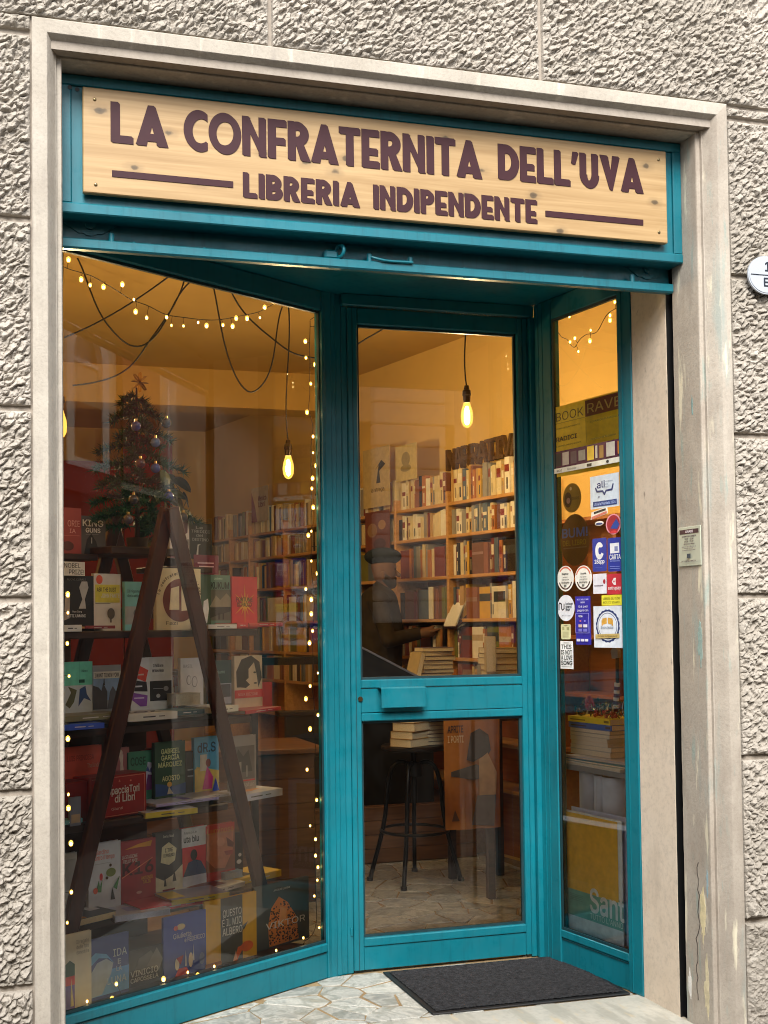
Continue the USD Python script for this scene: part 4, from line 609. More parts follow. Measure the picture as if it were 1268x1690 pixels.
FLATS = [
 ('cream paged book with dark blue and orange cover lying leftmost on the lowest shelf', 0.254, 0.463, 0.379, 0.26, 0.028, 0.15, 4, '#2b3442', '#c6b896', 1, [('r', 0, 0, 0.3, 0.4, '#b07a30'), ('r', 0.65, 0.5, 0.9, 0.9, '#c8ccd0')]),
 ('pale lilac book lying in front of the tulip novel', 0.439, 0.678, 0.368, 0.25, 0.024, 0.17, -14, '#a8aec4', '#b4bcd4', 1, [('r', 0.3, 0.3, 0.75, 0.7, '#7a80a8'), ('e', 0.6, 0.6, 0.1, 0.1, '#5a5a8a')]),
 ('red book lying in front of the torn window book', 0.57, 0.911, 0.374, 0.26, 0.024, 0.17, -8, '#962c32', '#a5303a', 0, [('r', 0.45, 0.3, 0.75, 0.7, '#c08080')]),
 ('yellow edged book with grey purple cover lying aslant on the lowest shelf', 0.712, 0.982, 0.389, 0.24, 0.02, 0.17, -12, '#6a6a86', '#b8a838', 0, [('r', 0, 0.2, 0.3, 0.9, '#b8a838')]),
 ('white book with a maroon panel lying on top of the yellow edged one', 0.872, 1.173, 0.387, 0.26, 0.02, 0.17, 8, '#b8b8b8', '#c2c0ba', 0, [('r', 0.2, 0.25, 0.75, 0.75, '#64303a')]),
 ('yellow and black book lying behind the right ladder foot', 1.162, 1.465, 0.373, 0.36, 0.03, 0.17, 4, '#b09a3c', '#b8a23e', 0, [('r', 0.15, 0.2, 0.5, 0.8, '#2e2c24')]),
 ('blue grey book lying at the right rear of the lowest shelf', 1.123, 1.23, 0.407, 0.38, 0.03, 0.15, 0, '#7a8ca4', '#8a94a4', 1, []),
 ('white book with a yellow spine lying on the third shelf before the green comic novel', 0.597, 0.839, 0.753, 0.26, 0.022, 0.16, -10, '#a8acb8', '#c2b23c', 0, [('p', [(0.2, 0.3), (0.5, 0.7), (0.7, 0.4), (0.5, 0.2)], '#4a3a6a')]),
 ('thin white book with violet spine lettering lying on the third shelf', 0.668, 0.986, 0.789, 0.28, 0.012, 0.16, -4, '#aeb0c0', '#9a94c0', 0, [('r', 0.5, 0.2, 0.8, 0.8, '#5a4a8a')]),
 ('grey white flat book below the blue childrens book', 0.868, 1.071, 0.792, 0.29, 0.012, 0.15, 0, '#8a8c92', '#9a9ca2', 0, []),
 ('thick white book with an orange sketch lying at the right end of the third shelf', 1.107, 1.413, 0.756, 0.28, 0.032, 0.17, 6, '#a4a8b8', '#b8bccc', 0, [('p', [(0.3, 0.4), (0.6, 0.7), (0.8, 0.5), (0.5, 0.3)], '#c89a70')]),
 ('teal book lying at the left end of the third shelf', 0.213, 0.307, 0.774, 0.27, 0.016, 0.16, 4, '#5a8a90', '#4a7a84', 0, []),
 ('olive grey book lying across the second shelf by the left ladder leg', 0.215, 0.529, 1.165, 0.27, 0.022, 0.16, 4, '#6a6858', '#68664e', 0, [('r', 0.5, 0.1, 0.8, 0.3, '#9a988a')]),
 ('bright blue book lying at the left end of the second shelf', 0.183, 0.366, 1.138, 0.23, 0.022, 0.15, -6, '#2a4a9c', '#2a4ab0', 0, [('p', [(0.05, 0.2), (0.2, 0.8), (0.4, 0.5), (0.2, 0.2)], '#c8d0e0')]),
 ('thick white book with black lettering lying mid way on the second shelf', 0.506, 0.748, 1.15, 0.25, 0.03, 0.16, -3, '#b8b8b2', '#c6c6c0', 0, [('t', 0.1, 0.3, 0.4, 'zoz', '#1c1c1c', 1, 0.7)]),
 ('dark teal book lying beside the thick white one', 0.763, 0.929, 1.157, 0.28, 0.02, 0.16, 0, '#5a7a80', '#2a454c', 0, []),
 ('grey boxed book standing before the ink drawing novel', 0.84, 0.976, 1.191, 0.36, 0.05, 0.1, 0, '#8a8678', '#8f8c80', 1, []),
 ('white book jutting over the right end of the second shelf', 0.95, 1.129, 1.157, 0.24, 0.026, 0.16, 14, '#a2a4ae', '#a8aaa4', 0, []),
 ('thin red book jutting past the shelf end with white spine lettering', 1.143, 1.434, 1.141, 0.26, 0.016, 0.2, 14, '#7a2c30', '#8c2f36', 0, []),
 ('white book with rounded corner lying at the left end of the upper shelf', 0.205, 0.307, 1.514, 0.26, 0.026, 0.16, 8, '#c2c4c8', '#ccd0d4', 0, []),
 ('dark red book lying flat behind the white one on the upper shelf', 0.365, 0.511, 1.524, 0.34, 0.012, 0.14, 0, '#5a2428', '#6a2a2e', 0, []),
 ('white book with a blue tip lying below the landscape novel', 0.953, 1.116, 1.517, 0.28, 0.018, 0.15, 0, '#a8a8ac', '#c0c2c4', 0, [('r', 0, 0, 0.25, 1, '#5a7aa8')]),
 ('red and white book lying below the starburst novel', 1.116, 1.183, 1.521, 0.28, 0.02, 0.15, 0, '#9a3034', '#a8363a', 0, []),
 ('thin red book sticking out past the upper shelf end', 1.187, 1.417, 1.524, 0.28, 0.016, 0.2, 6, '#a05048', '#9c4440', 0, []),
]
for b in FLATS: flat_book(*b)
gb = thing('gift_box', 'bright red boxed book set with white ornamental lettering on the third shelf', 'box', loc=DP(.365, .31, .766), rz=ANG+3)
gbb = part(gb, 'box_body', cbox(0, .29, 0, .13, 0, .168, .004), pm('#a01c1c', .35, .5)); part(gb, 'side_panel', cbox(-.105, -.003, .012, .13, 0, .16, .003), pm('#851818', .4))
cover(gbb, [('r', .03, .95, .97, .965, '#c87a60'), ('r', .03, .04, .97, .055, '#c87a60'), ('r', .95, .05, .96, .95, '#c87a60'), ('t', .3, .56, .17, 'SpacciaTori', '#e6d8cc', 1, .56), ('t', .42, .36, .17, 'di Libri', '#e6d8cc', 1, .36), ('t', .36, .18, .06, 'Giunti', '#d8b8a8', 0, .2), ('e', .36, .78, .02, .03, '#e6d8cc'), ('e', .7, .84, .015, .02, '#c87a60'), ('star', .5, .86, .03, .05, .1, 6, '#c87a60')], .29, .168, frame((0, -.0002, 0), (1, 0, 0), (0, -1, 0)))
gbk = thing('book', 'small grey picture book peeping out left of the red gift box', 'book', loc=DP(.245, .27, .766), rz=ANG); part(gbk, 'cover', box(0, .05, 0, .012, 0, .11), pm('#7a8298', .5)); cover(gbk, [('r', .1, .1, .9, .4, '#8a7a66')], .05, .11, frame((0, -.0002, 0), (1, 0, 0), (0, -1, 0)))
GAIN[0] = 1.
# dim rows of stored books behind the display shelves
for (z, u0, u1, lo, nm_) in ((1.132, .12, .62, .14, 'second'), (1.132, .7, 1.15, .2, 'second'), (.765, .5, .95, .22, 'third'), (1.515, .34, .62, .2, 'upper')):
    u = u0; n = 0
    while u < u1:
        t = RNG.uniform(.018, .04); h = lo*RNG.uniform(.75, 1.05); n += 1; cname, hexc = [('orange', '#a8622c'), ('tan', '#8f7c58'), ('brown', '#5a3f2c'), ('cream', '#a89c7c'), ('rust', '#8a3a24'), ('grey', '#6a6660')][RNG.integers(6)]
        B_ = thing('book', f'{cname} spine, {ORD[min(n-1,21)]} from the left in the dim {"left" if u0 < .5 else "right"} row behind the {nm_} rack shelf', 'book', 'stored books behind the display', DP(u, .5, z+.0005), ANG); part(B_, 'cover', cbox(0, t-.001, 0, .1, 0, h, .001), pm(hexc, .6, .3)); part(B_, 'spine_band', box(.002, t-.003, -.0006, 0, h*.6, h*.75), ink('#b8ac90')); u += t
dcab = thing('dark_cabinet', 'dark brown low cabinet standing behind the ladder rack display', 'cabinet', loc=(*START_L, 0), rz=ANG)
part(dcab, 'back', cbox(-.25, 1.0, .78, .80, 0, 1.12, .002), M_DARKWOOD); part(dcab, 'cabinet_top', cbox(-.27, 1.02, .74, 1.1, 1.122, 1.15, .003), M_DARKWOOD); part(dcab, 'side', cbox(.98, 1.0, .802, 1.08, 0, 1.12, .002), M_DARKWOOD)
part(dcab, 'upper_back', cbox(-.25, .62, .82, .84, 1.152, 1.75, .002), M_DARKWOOD)
# ------------------------------------------------------------------ tree, baubles, plant
tree = thing('christmas_tree', 'small dark artificial christmas tree standing on top of the ladder rack', 'christmas tree', loc=DP(.745, .5, 1.862), rz=ANG)
part(tree, 'trunk', cyl((0, 0, 0), (0, 0, .70), .012, 8, .004), pm('#2a1c12', .8)); part(tree, 'pot', lathe([(0, 0), (.04, 0), (.05, .05), (.045, .05), (0, .045)], 20), pm('#3a2a18', .6), smooth=30)
rg = np.random.default_rng(5)
for k in range(36):
    z = .08+.58*(k/35)**1.0; rad = .33*(1-(z-.06)/.68)**.85+.02; a = k*2.399+rg.uniform(-.3, .3); rr = rad*rg.uniform(.6, 1.15)
    pts = np.array([(math.cos(a)*rr*t, math.sin(a)*rr*t*.75, z+.03*t-.07*t*t) for t in np.linspace(0, 1, 7)]); ms = [tube(pts, .0035, 4)]; Vn, Fn = [], []
    for j in range(int(90+560*rr)):
        t = rg.uniform(.12, 1); p = np.array([np.interp(t*6, range(7), pts[:, c]) for c in range(3)]); d = rg.normal(0, 1, 3)+np.array([math.cos(a), math.sin(a), .2])*.9; d /= np.linalg.norm(d); q = p+d*rg.uniform(.03, .052); s = np.cross(d, rg.normal(0, 1, 3)); s *= .0036/np.linalg.norm(s); b = len(Vn); Vn += [p-s, p+s, q]; Fn.append((b, b+1, b+2))
    ms.append(trimesh.Trimesh(np.array(Vn), Fn, process=False)); part(tree, 'branch', cat_(ms), pm('#174a2a', .7, .3, var=.35, scale=40.))
for i, (u, z, col, lab) in enumerate(((.796, 2.397, '#1c2a5a', 'glossy dark navy bauble high on the right of the tree'), (.637, 2.367, '#34509a', 'matt blue bauble high on the left of the tree'), (.738, 2.308, '#4a78b8', 'pale blue bauble on the upper middle of the tree'), (.737, 2.199, '#3a62b0', 'mid blue bauble on the tree centre'), (.658, 2.213, '#4a3a4a', 'silver patterned dark bauble left of the tree centre'), (.807, 2.085, '#2440a0', 'deep blue bauble low right on the tree'), (.622, 2.058, '#3a3a46', 'dark bauble with a white mark low left on the tree'), (.885, 2.0, '#101624', 'shiny black bauble with blue eye hanging at the ladder top'), (.594, 1.975, '#4a4454', 'dull grey bauble lowest left on the tree'))):
    B_ = thing('bauble', lab, 'bauble', 'baubles on the tree', DP(u, .36, z)); r = .021; part(B_, 'ball', trimesh.creation.icosphere(3, r), pm(col, .12, .6, coat=.6), smooth=True); part(B_, 'cap', cyl((0, 0, r-.002), (0, 0, r+.009), .006, 10), pm('#c8b070', .3, metal=1.), smooth=30); part(B_, 'loop', tube([(0, 0, r+.009), (0, .012, r+.03), (0, .03, r+.05)], .0008, 4), M_CORD)
bow = thing('bow', 'gold ribbon bow on the tip of the christmas tree', 'bow', loc=DP(.729, .46, 2.577), rz=ANG)
for a in range(0, 360, 45):
    t = np.linspace(0, 2*np.pi, 12); c = np.c_[.022+.022*np.cos(t+math.pi), .008*np.sin(t), np.zeros(12)]; Ry = trimesh.transformations.rotation_matrix(math.radians(a), [0, 1, 0])[:3, :3]; c = c@Ry.T; q = np.vstack([c, c+[0, -.012, 0]]); part(bow, 'loop', (q, np.array([(i, i+1, i+13, i+12) for i in range(11)])), pm('#a08038', .3, metal=.7))
pot = thing('pothos_plant', 'leafy green trailing houseplant beside the christmas tree', 'houseplant', loc=DP(1.0, .62, 1.79), rz=ANG)
part(pot, 'flower_pot', lathe([(0, 0), (.05, 0), (.065, .1), (.06, .1), (0, .09)], 20), pm('#3a2a22', .6), smooth=30)
for k in range(46):
    a = rg.uniform(0, 2*np.pi); rr = rg.uniform(.03, .15); z = rg.uniform(.12, .46)*(1-.9*rr); base = np.array([math.cos(a)*rr-.02, math.sin(a)*rr*.7, z]); s = rg.uniform(.032, .055); t = np.linspace(-1, 1, 9); wv = np.sqrt(np.maximum(0, 1-t**2))*(1-.35*t)*.62
    up_ = np.c_[t*s, wv*s, -.3*(t+1)**2*s*.5]; dn = up_*[1, -1, 1]; mid = up_*[1, 0, 1]+[0, 0, .004]; V = np.vstack([up_, mid, dn]); F = [(i, i+1, i+10, i+9) for i in range(8)]+[(i+9, i+10, i+19, i+18) for i in range(8)]; R4 = trimesh.transformations.euler_matrix(rg.uniform(-.9, .9), rg.uniform(.1, 1.), a); V = V@R4[:3, :3].T+base; part(pot, 'leaf', (V, np.array(F)), pm(['#24381e', '#2f4a26', '#1c2e1a'][k % 3], .4, .4))
    if k % 4 == 0: part(pot, 'stem', tube([(0, 0, .08), base*.5+[0, 0, .06], base], .002, 4), pm('#2c3a1e', .6))

# ------------------------------------------------------------------ fairy lights and cables
def bulb_mesh(p, d, s=1.): return tf(lathe([(0, 0), (.0035, .001), (.005, .006), (.0042, .011), (0, .014)], 8), np.vstack([np.c_[np.array([[1, 0, 0], [0, 1, 0], [0, 0, 1.]])*s, p], [0, 0, 0, 1.]]))
M_FSHELL = usdkit.material(stage, L+'fairy_shell', {'t': ('transparent_bsdf', {}), 'e': ('emission', {'color': lin('#ffc050'), 'strength': .8}), 'm': ('mix_closure', {'fac': .55})}, [('t.BSDF', 'm.closure1'), ('e.emission', 'm.closure2')], surface='m.closure')
M_FAIRY = emit('#ffdf9c', 14.); M_FAIRYDIM = emit('#ffd48c', 6.)
def string(label, line, bulbs, todo, wire_r=.0016):
    T = thing('fairy_lights', label, 'string lights'); Pw = np.array(line); lead = Pw+RNG.normal(0, .003, Pw.shape)
    part(T, 'wire', tube(smooth_line(lead, 5), wire_r, 5), M_CORD)
    kd = cKDTree(smooth_line(Pw, 12)); sl_ = smooth_line(Pw, 12)
    for i, b in enumerate(bulbs):
        b = np.array(b); d, k = kd.query(b); q = sl_[k]
        if d > .008: part(T, 'lead', tube([q, (q+b)/2+[0, 0, .003], b], .0012, 4), M_CORD)
        sz = RNG.choice([.62, .8, 1.05]); k_ = part(T, 'bulb', bulb_mesh(b-[0, 0, .009], None, sz*1.6), M_FSHELL, smooth=True); part(k_, 'diode', bulb_mesh(b-[0, 0, .006], None, sz*.85), M_FAIRY if i % 3 else M_FAIRYDIM)
SWAG = [
 (0.075, 2.856),
 (0.13, 2.851),
 (0.197, 2.844),
 (0.266, 2.836),
 (0.316, 2.811),
 (0.398, 2.793),
 (0.465, 2.78),
 (0.524, 2.768),
 (0.63, 2.763),
 (0.756, 2.777),
 (0.86, 2.797),
 (0.954, 2.826),
 (1.058, 2.865),
 (1.129, 2.906),
 (1.201, 2.935),
 (1.245, 2.938),
 (1.33, 2.948),
 (1.417, 2.909),
]
SWAGB = [
 (0.099, 2.885),
 (0.154, 2.822),
 (0.194, 2.811),
 (0.254, 2.813),
 (0.341, 2.839),
 (0.395, 2.795),
 (0.403, 2.745),
 (0.456, 2.733),
 (0.554, 2.752),
 (0.578, 2.725),
 (0.639, 2.733),
 (0.715, 2.76),
 (0.759, 2.75),
 (0.847, 2.77),
 (0.9, 2.771),
 (0.92, 2.808),
 (0.981, 2.818),
 (1.054, 2.838),
 (1.082, 2.882),
 (1.136, 2.915),
 (1.143, 2.943),
 (1.208, 2.918),
 (1.259, 2.94),
]
RIGHTB = [
 (1.405, 2.904),
 (1.401, 2.849),
 (1.324, 2.775),
 (1.327, 2.705),
 (1.383, 2.681),
 (1.405, 2.665),
 (1.355, 2.594),
 (1.33, 2.462),
 (1.366, 2.361),
 (1.365, 2.291),
 (1.383, 2.231),
 (1.36, 2.173),
 (1.355, 2.13),
 (1.362, 2.045),
 (1.349, 1.943),
 (1.33, 1.92),
 (1.408, 1.873),
 (1.347, 1.812),
 (1.384, 1.754),
 (1.311, 1.687),
 (1.344, 1.639),
 (1.343, 1.576),
 (1.35, 1.504),
 (1.33, 1.449),
 (1.393, 1.384),
 (1.381, 1.32),
 (1.331, 1.264),
 (1.304, 1.207),
 (1.378, 1.135),
 (1.328, 1.075),
 (1.391, 1.017),
 (1.394, 0.953),
 (1.307, 0.903),
 (1.407, 0.828),
 (1.364, 0.766),
 (1.405, 0.704),
 (1.322, 0.661),
 (1.354, 0.597),
 (1.353, 0.526),
 (1.367, 0.474),
 (1.363, 0.42),
 (1.343, 0.355),
 (1.371, 0.214),
 (1.274, 0.188),
]
BOTB = [
 (1.113, 0.166),
 (1.092, 0.14),
 (0.949, 0.141),
 (0.889, 0.141),
 (0.773, 0.17),
 (0.686, 0.148),
 (0.637, 0.175),
 (0.517, 0.17),
 (0.37, 0.145),
 (0.296, 0.202),
 (0.276, 0.148),
 (0.166, 0.169),
 (0.163, 0.147),
]
LEFTB = [
 (0.082, 0.469),
 (0.1, 0.574),
 (0.099, 0.747),
 (0.089, 0.875),
 (0.089, 0.929),
 (0.088, 1.126),
 (0.094, 1.357),
 (0.087, 1.474),
 (0.09, 1.588),
 (0.09, 1.65),
]
W0 = .045
string('swag of warm fairy lights drooping across the top of the big shop window', [DP(u, W0, z) for u, z in SWAG], [DP(u, W0, z) for u, z in SWAGB], 0)
string('vertical run of warm fairy lights down the right edge of the big shop window', [DP(1.362+.004*math.sin(9*z), W0+.01, z) for z in np.linspace(2.88, .25, 40)]+[DP(1.33, W0, .2), DP(1.28, W0, .17)], [DP(u, W0, z) for u, z in RIGHTB], 0)
string('warm fairy lights lying along the bottom of the big shop window', [DP(1.28, W0, .17)]+[DP(u, W0, .148+.012*math.sin(u*40)) for u in np.linspace(1.2, .02, 24)], [DP(u, W0, max(z, .14)) for u, z in BOTB], 0)
string('few warm fairy lights down the left edge of the big shop window', [DP(.055+.012*math.sin(7*z), W0, z) for z in np.linspace(.2, 1.72, 24)], [DP(u, W0, z) for u, z in LEFTB], 0)
def RP(s, off, z): q = CORNER_R+eR*s+oR*off; return np.array([q[0], q[1], z])
RLINE = [
 (0.545, 2.92),
 (0.524, 2.871),
 (0.496, 2.867),
 (0.448, 2.857),
 (0.418, 2.824),
 (0.389, 2.796),
 (0.343, 2.801),
 (0.306, 2.801),
 (0.258, 2.782),
 (0.223, 2.767),
 (0.185, 2.792),
 (0.172, 2.811),
 (0.141, 2.832),
 (0.111, 2.858),
 (0.094, 2.898),
 (0.117, 2.921),
 (0.144, 2.934),
]
RBULB = [
 (0.494, 2.923),
 (0.509, 2.901),
 (0.476, 2.851),
 (0.475, 2.827),
 (0.344, 2.817),
 (0.233, 2.804),
 (0.198, 2.795),
 (0.257, 2.741),
 (0.338, 2.767),
 (0.197, 2.911),
 (0.193, 2.939),
 (0.085, 2.912),
 (0.073, 2.821),
 (0.055, 2.825),
]
string('short tangle of warm fairy lights at the top of the narrow side window', [RP(s, -.05, z) for s, z in RLINE], [RP(s, -.05, z) for s, z in RBULB], 0)
CABLES = [
 [(0.37, 2.6, 3.503), (0.433, 2.6, 3.351), (0.516, 2.6, 3.167), (0.589, 2.6, 3.083), (0.657, 2.6, 3.038), (0.719, 2.6, 3.041), (0.758, 2.6, 3.066), (0.878, 2.6, 3.249), (0.995, 2.6, 3.416)],
 [(0.952, 2.6, 3.42), (0.848, 2.6, 3.2), (0.745, 2.6, 3.049), (0.643, 2.6, 2.916), (0.514, 2.6, 2.845), (0.348, 2.6, 2.808)],
 [(0.879, 2.6, 3.438), (0.674, 2.6, 3.279), (0.503, 2.6, 3.166), (0.305, 2.6, 3.061)],
 [(1.106, 2.6, 3.41), (1.158, 2.6, 3.132), (1.231, 2.6, 2.901), (1.275, 2.6, 2.836), (1.312, 2.6, 2.814), (1.364, 2.6, 2.84), (1.413, 2.6, 2.91), (1.46, 2.6, 3.105), (1.5, 2.6, 3.301)],
 [(1.204, 2.6, 3.387), (1.292, 2.6, 3.244), (1.46, 2.6, 3.105), (1.55, 2.6, 3.049), (1.669, 2.6, 3.024), (1.829, 2.6, 3.039), (1.945, 2.6, 3.118), (2.048, 2.6, 3.182), (2.159, 2.6, 3.259)],
]
CABLAB = ['dark cable swag falling from the upper left to a low loop and rising again', 'dark cable running steeply down to the left behind the fairy light swag', 'straight dark cable slanting to the left window edge', 'deep U shaped dark cable loop hanging left of the pendant bulb', 'long dark cable swag reaching from the big window across to the door']
for c, l in zip(CABLES, CABLAB):
    T = thing('ceiling_cable', l, 'cable'); part(T, 'cable', tube(smooth_line(c, 6), .0045, 6), M_CORD, smooth=True)
def pendant(label, x, y, z, mount=True):
    T = thing('pendant_lamp', label, 'pendant lamp', loc=(x, y, z)); Z = CEIL-z
    part(T, 'cord', tube(smooth_line([(0, 0, Z), (.012, 0, Z*.7), (-.008, 0, Z*.4), (0, 0, .17)], 6), .0045, 6), M_CORD, smooth=True)
    part(T, 'ceiling_rose', cyl((0, 0, Z-.025), (0, 0, Z-.001), .055, 20), pm('#2a1c14', .5), smooth=30)
    part(T, 'socket', lathe([(0, .175), (.012, .172), (.016, .15), (.022, .145), (.024, .12), (.02, .115), (.02, .1), (.018, .08), (0, .08)], 16), pm('#3a2a1c', .35, metal=.7), smooth=30)
    bl_ = part(T, 'bulb', lathe([(.016, .085), (.019, .07), (.03, .035), (.033, .005), (.03, -.025), (.02, -.045), (.008, -.054), (0, -.056)], 20), M_HALO, smooth=True)
    part(bl_, 'filament', lathe([(0, .06), (.009, .05), (.015, .01), (.014, -.02), (.006, -.036), (0, -.038)], 12), emit('#ffdda0', BULB_E), smooth=True)
BULB_E = 640.
pendant('pendant filament bulb glowing behind the right half of the big shop window', 1.606, 2.9, 2.43); pendant('pendant filament bulb glowing behind the upper glass of the door', 2.386, 2.1, 2.63)
pendant('pendant filament bulb half hidden behind the left edge of the shop window', .236, 2.0, 2.487)

# ------------------------------------------------------------------ the shop room
WR0 = np.array([3.21, 3.25]); dR = np.array([-.2079, .978]); dR /= np.linalg.norm(dR); nR = np.array([-dR[1], dR[0]])   # right wall, nR into the room
def WP(s, off, z): q = WR0+dR*s+nR*off; return np.array([q[0], q[1], z])
MW = np.array([[dR[0], -nR[0], 0, WR0[0]], [dR[1], -nR[1], 0, WR0[1]], [0, 0, 1, 0], [0, 0, 0, 1.]])     # local x along wall, y into the wall
room = thing('shop_interior', 'warm cream plastered walls and ceiling of the bookshop room behind the glass', 'room')
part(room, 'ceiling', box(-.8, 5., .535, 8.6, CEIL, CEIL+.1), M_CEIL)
part(room, 'wall', tf(box(-3.0, 6.2, 0, .1, 0, CEIL), MW), M_CREAMWALL); part(room, 'wall', box(-.8, 3.6, 8.2, 8.3, 0, CEIL), M_CREAMWALL); part(room, 'wall', box(-.8, -.7, .4, 8.3, 0, CEIL), M_CREAMWALL)
part(room, 'wall', box(OX1+.05, 5., .531, .58, 0, CEIL), M_CREAMWALL); part(room, 'wall', box(-.8, FC-.05, .531, .58, 0, CEIL), M_CREAMWALL); part(room, 'beam', box(-.7, 3., 5.2, 5.5, 3.2, CEIL-.001), M_CEIL)
for x0, x1, z1 in ((1.18, 1.62, 3.25), (.3, 1.17, 3.0)):
    T = thing('red_wall_panel', ('taller' if z1 > 3.1 else 'lower')+' brick red wall panel at the back of the shop, '+('right one' if z1 > 3.1 else 'left one'), 'wall panel'); part(T, 'panel', cbox(x0, x1, 7.0, 7.06, 0, z1, .004), M_REDWALL)
plat = thing('wooden_platform', 'raised wooden floor platform with a plain plank front at the back of the shop', 'platform')
for i in range(4): part(plat, 'plank', cbox(.2, 3.02, 3.5, 3.53, .002+i*.089, .088+i*.089, .002), M_PANELWOOD)
part(plat, 'deck', box(.2, 3.0, 3.531, 7., .33, .358), M_PANELWOOD)
ctr = thing('wooden_counter', 'low brown wooden counter seen behind the right side of the window display', 'counter')
for i in range(6): part(ctr, 'plank', cbox(.95, 1.66, 2.6, 2.62, .002+i*.136, .134+i*.136, .002), M_PANELWOOD)
part(ctr, 'counter_top', cbox(.9, 1.72, 2.56, 3.2, .82, .85, .004), M_PANELWOOD); part(ctr, 'end_panel', box(1.64, 1.66, 2.622, 3.18, 0, .818), M_PANELWOOD)
desk = thing('dark_counter', 'nearly black service counter on the platform behind the door glass', 'counter')
part(desk, 'front', cbox(1.75, 2.75, 3.56, 3.6, .36, .95, .003), M_BLACK); part(desk, 'counter_top', cbox(1.7, 2.8, 3.54, 3.64, .95, .98, .004), pm('#1c1410', .4))

# bookcases along the right wall
SHV = [2.325, 2.11, 1.84, 1.555, 1.30, 1.06, .78, .5]
POSTS = [-.40, .38, 1.03, 1.70, 2.15, 2.79, 3.47, 3.89, 4.5]
BC = thing('wall_bookcase', 'long pale wooden bookcase filling the right wall of the shop', 'bookcase', loc=(*WR0, 0), rz=math.degrees(math.atan2(dR[1], dR[0])))
D_ = .27   # local x along the wall, local y into the wall is negative of room side: room side = +y rotated; use y = +D towards the room
for s in POSTS: part(BC, 'upright', cbox(s-.012, s+.012, .004, D_, .0, 2.40, .002), M_SHELFWOOD)
for a, b in zip(POSTS[:-1], POSTS[1:]):
    for z in SHV: part(BC, 'shelf', cbox(a+.0125, b-.0125, .004, D_-.004, z-.022, z, .002), M_SHELFWOOD)
    part(BC, 'back_board', box(a+.0125, b-.0125, .0005, .0035, .02, 2.36), M_ORANGEWOOD)
COLS = [('cream', '#cbb98c'), ('tan', '#b08c54'), ('brown', '#6a4224'), ('orange', '#a86a34'), ('dark', '#2a2018'), ('grey', '#8a8478'), ('white', '#d8d0ba'), ('red', '#703026'), ('olive', '#6a6a2c'), ('yellow', '#c89c30'), ('blue grey', '#56606a'), ('rust', '#84523a')]
ROWN = ['top', 'second', 'third', 'fourth', 'fifth', 'sixth', 'seventh', 'lowest']
rg = np.random.default_rng(11); nb = 0; rest = []
BANG = math.degrees(math.atan2(dR[1], dR[0]))
for bi, (a, b) in enumerate(zip(POSTS[:-1], POSTS[1:])):
    for ri, z in enumerate(SHV[:6]):
        s = b-.02; n = 0; zhi = (2.58 if ri == 0 else SHV[ri-1]-.026)
        hb = min(.23, (zhi-z)*.95); stop = a+.02+(rg.uniform(0, .06) if ri > 2 else 0)
        while True:
            faceout = ri >= 2 and rg.random() < .22; t = .125 if faceout else rg.choice([.022, .03, .036, .045])*rg.uniform(.85, 1.15)
            if s-t < stop: break
            h = hb*rg.uniform(.8, 1.) if not faceout else min(hb, .2); cn, hx = COLS[rg.integers(len(COLS))] if ri > 1 or rg.random() < .3 else COLS[[0, 1, 6, 0, 5][rg.integers(5)]]
            m = cbox(0, t-.0015, 0, .02 if faceout else .15, 0, h, .0012); n += 1; y1 = D_-.02-rg.uniform(0, .02)-(.02 if faceout else .15)
            if nb < 116 and 0 <= bi <= 7 and ri < 6 and not (bi in (3,) and ri > 1):
                nb += 1; q = WP(s-t, -0., z); lc = WR0+dR*(s-t)+nR*y1
                T = thing('book', f'{cn} '+('cover,' if faceout else 'spine,')+f' {ORD[min(n-1, 21)]} from left, {ROWN[ri]} shelf of wall bookcase, {ORD[bi]} bay from the door', 'book', 'books on the wall bookcase', (*lc, z+.0005), BANG)
                part(T, 'cover', m, pm(hx, .55, .35, var=.1)); band = box(.003, t-.0045, .1502 if not faceout else .0202, .1508 if not faceout else .0208, h*rg.uniform(.5, .62), h*rg.uniform(.66, .86))
                if not faceout and n % 3 != 1:
                    part(T, 'spine_label', band, ink(['#d8ccb0', '#2a2018', '#7a3020'][n % 3]))
                    part(T, 'title_strip', box(t*.32, t*.62, .1502, .1506, h*.12, h*.44), ink(['#3a2c20', '#c8b890', '#8a7a5a', '#2a3038'][(n+ri) % 4]))
                elif faceout: part(T, 'cover_picture', band, ink(['#8a6a5a', '#3a3a36', '#b09a70'][n % 3]))
            else: rest.append((tf(m, np.array([[dR[0], nR[0], 0, (WR0+dR*(s-t)+nR*y1)[0]], [dR[1], nR[1], 0, (WR0+dR*(s-t)+nR*y1)[1]], [0, 0, 1, z+.0005], [0, 0, 0, 1.]])), hx))
            s -= t
groups = {}
for m, hx in rest: groups.setdefault(hx, []).append(m)
if rest:
    T = thing('far_books', 'further books in the deep bays of the wall bookcase', 'books', kind='stuff')
    for hx, ms in groups.items(): part(T, 'book_row', cat_(ms), pm(hx, .55, .35, var=.1), kind='stuff')
nar = thing('wooden_letters', 'big wooden cut out letters NARRATIVA standing on top of the wall bookcase books', 'letters')
for i, ch in enumerate('NARRATIVA'):
    m, w_ = text2d(ch, True); m = m.copy(); m.apply_scale([.105/w_, .135, 3.]); s = .50-.088*i-.0
    base = WP(s, .16, 2.555+.002*i); part(nar, 'letter', tf(m, frame(base, (-dR[0], -dR[1], 0), (nR[0], nR[1], 0))), wood('#4a3420', '#5e452c', .5))
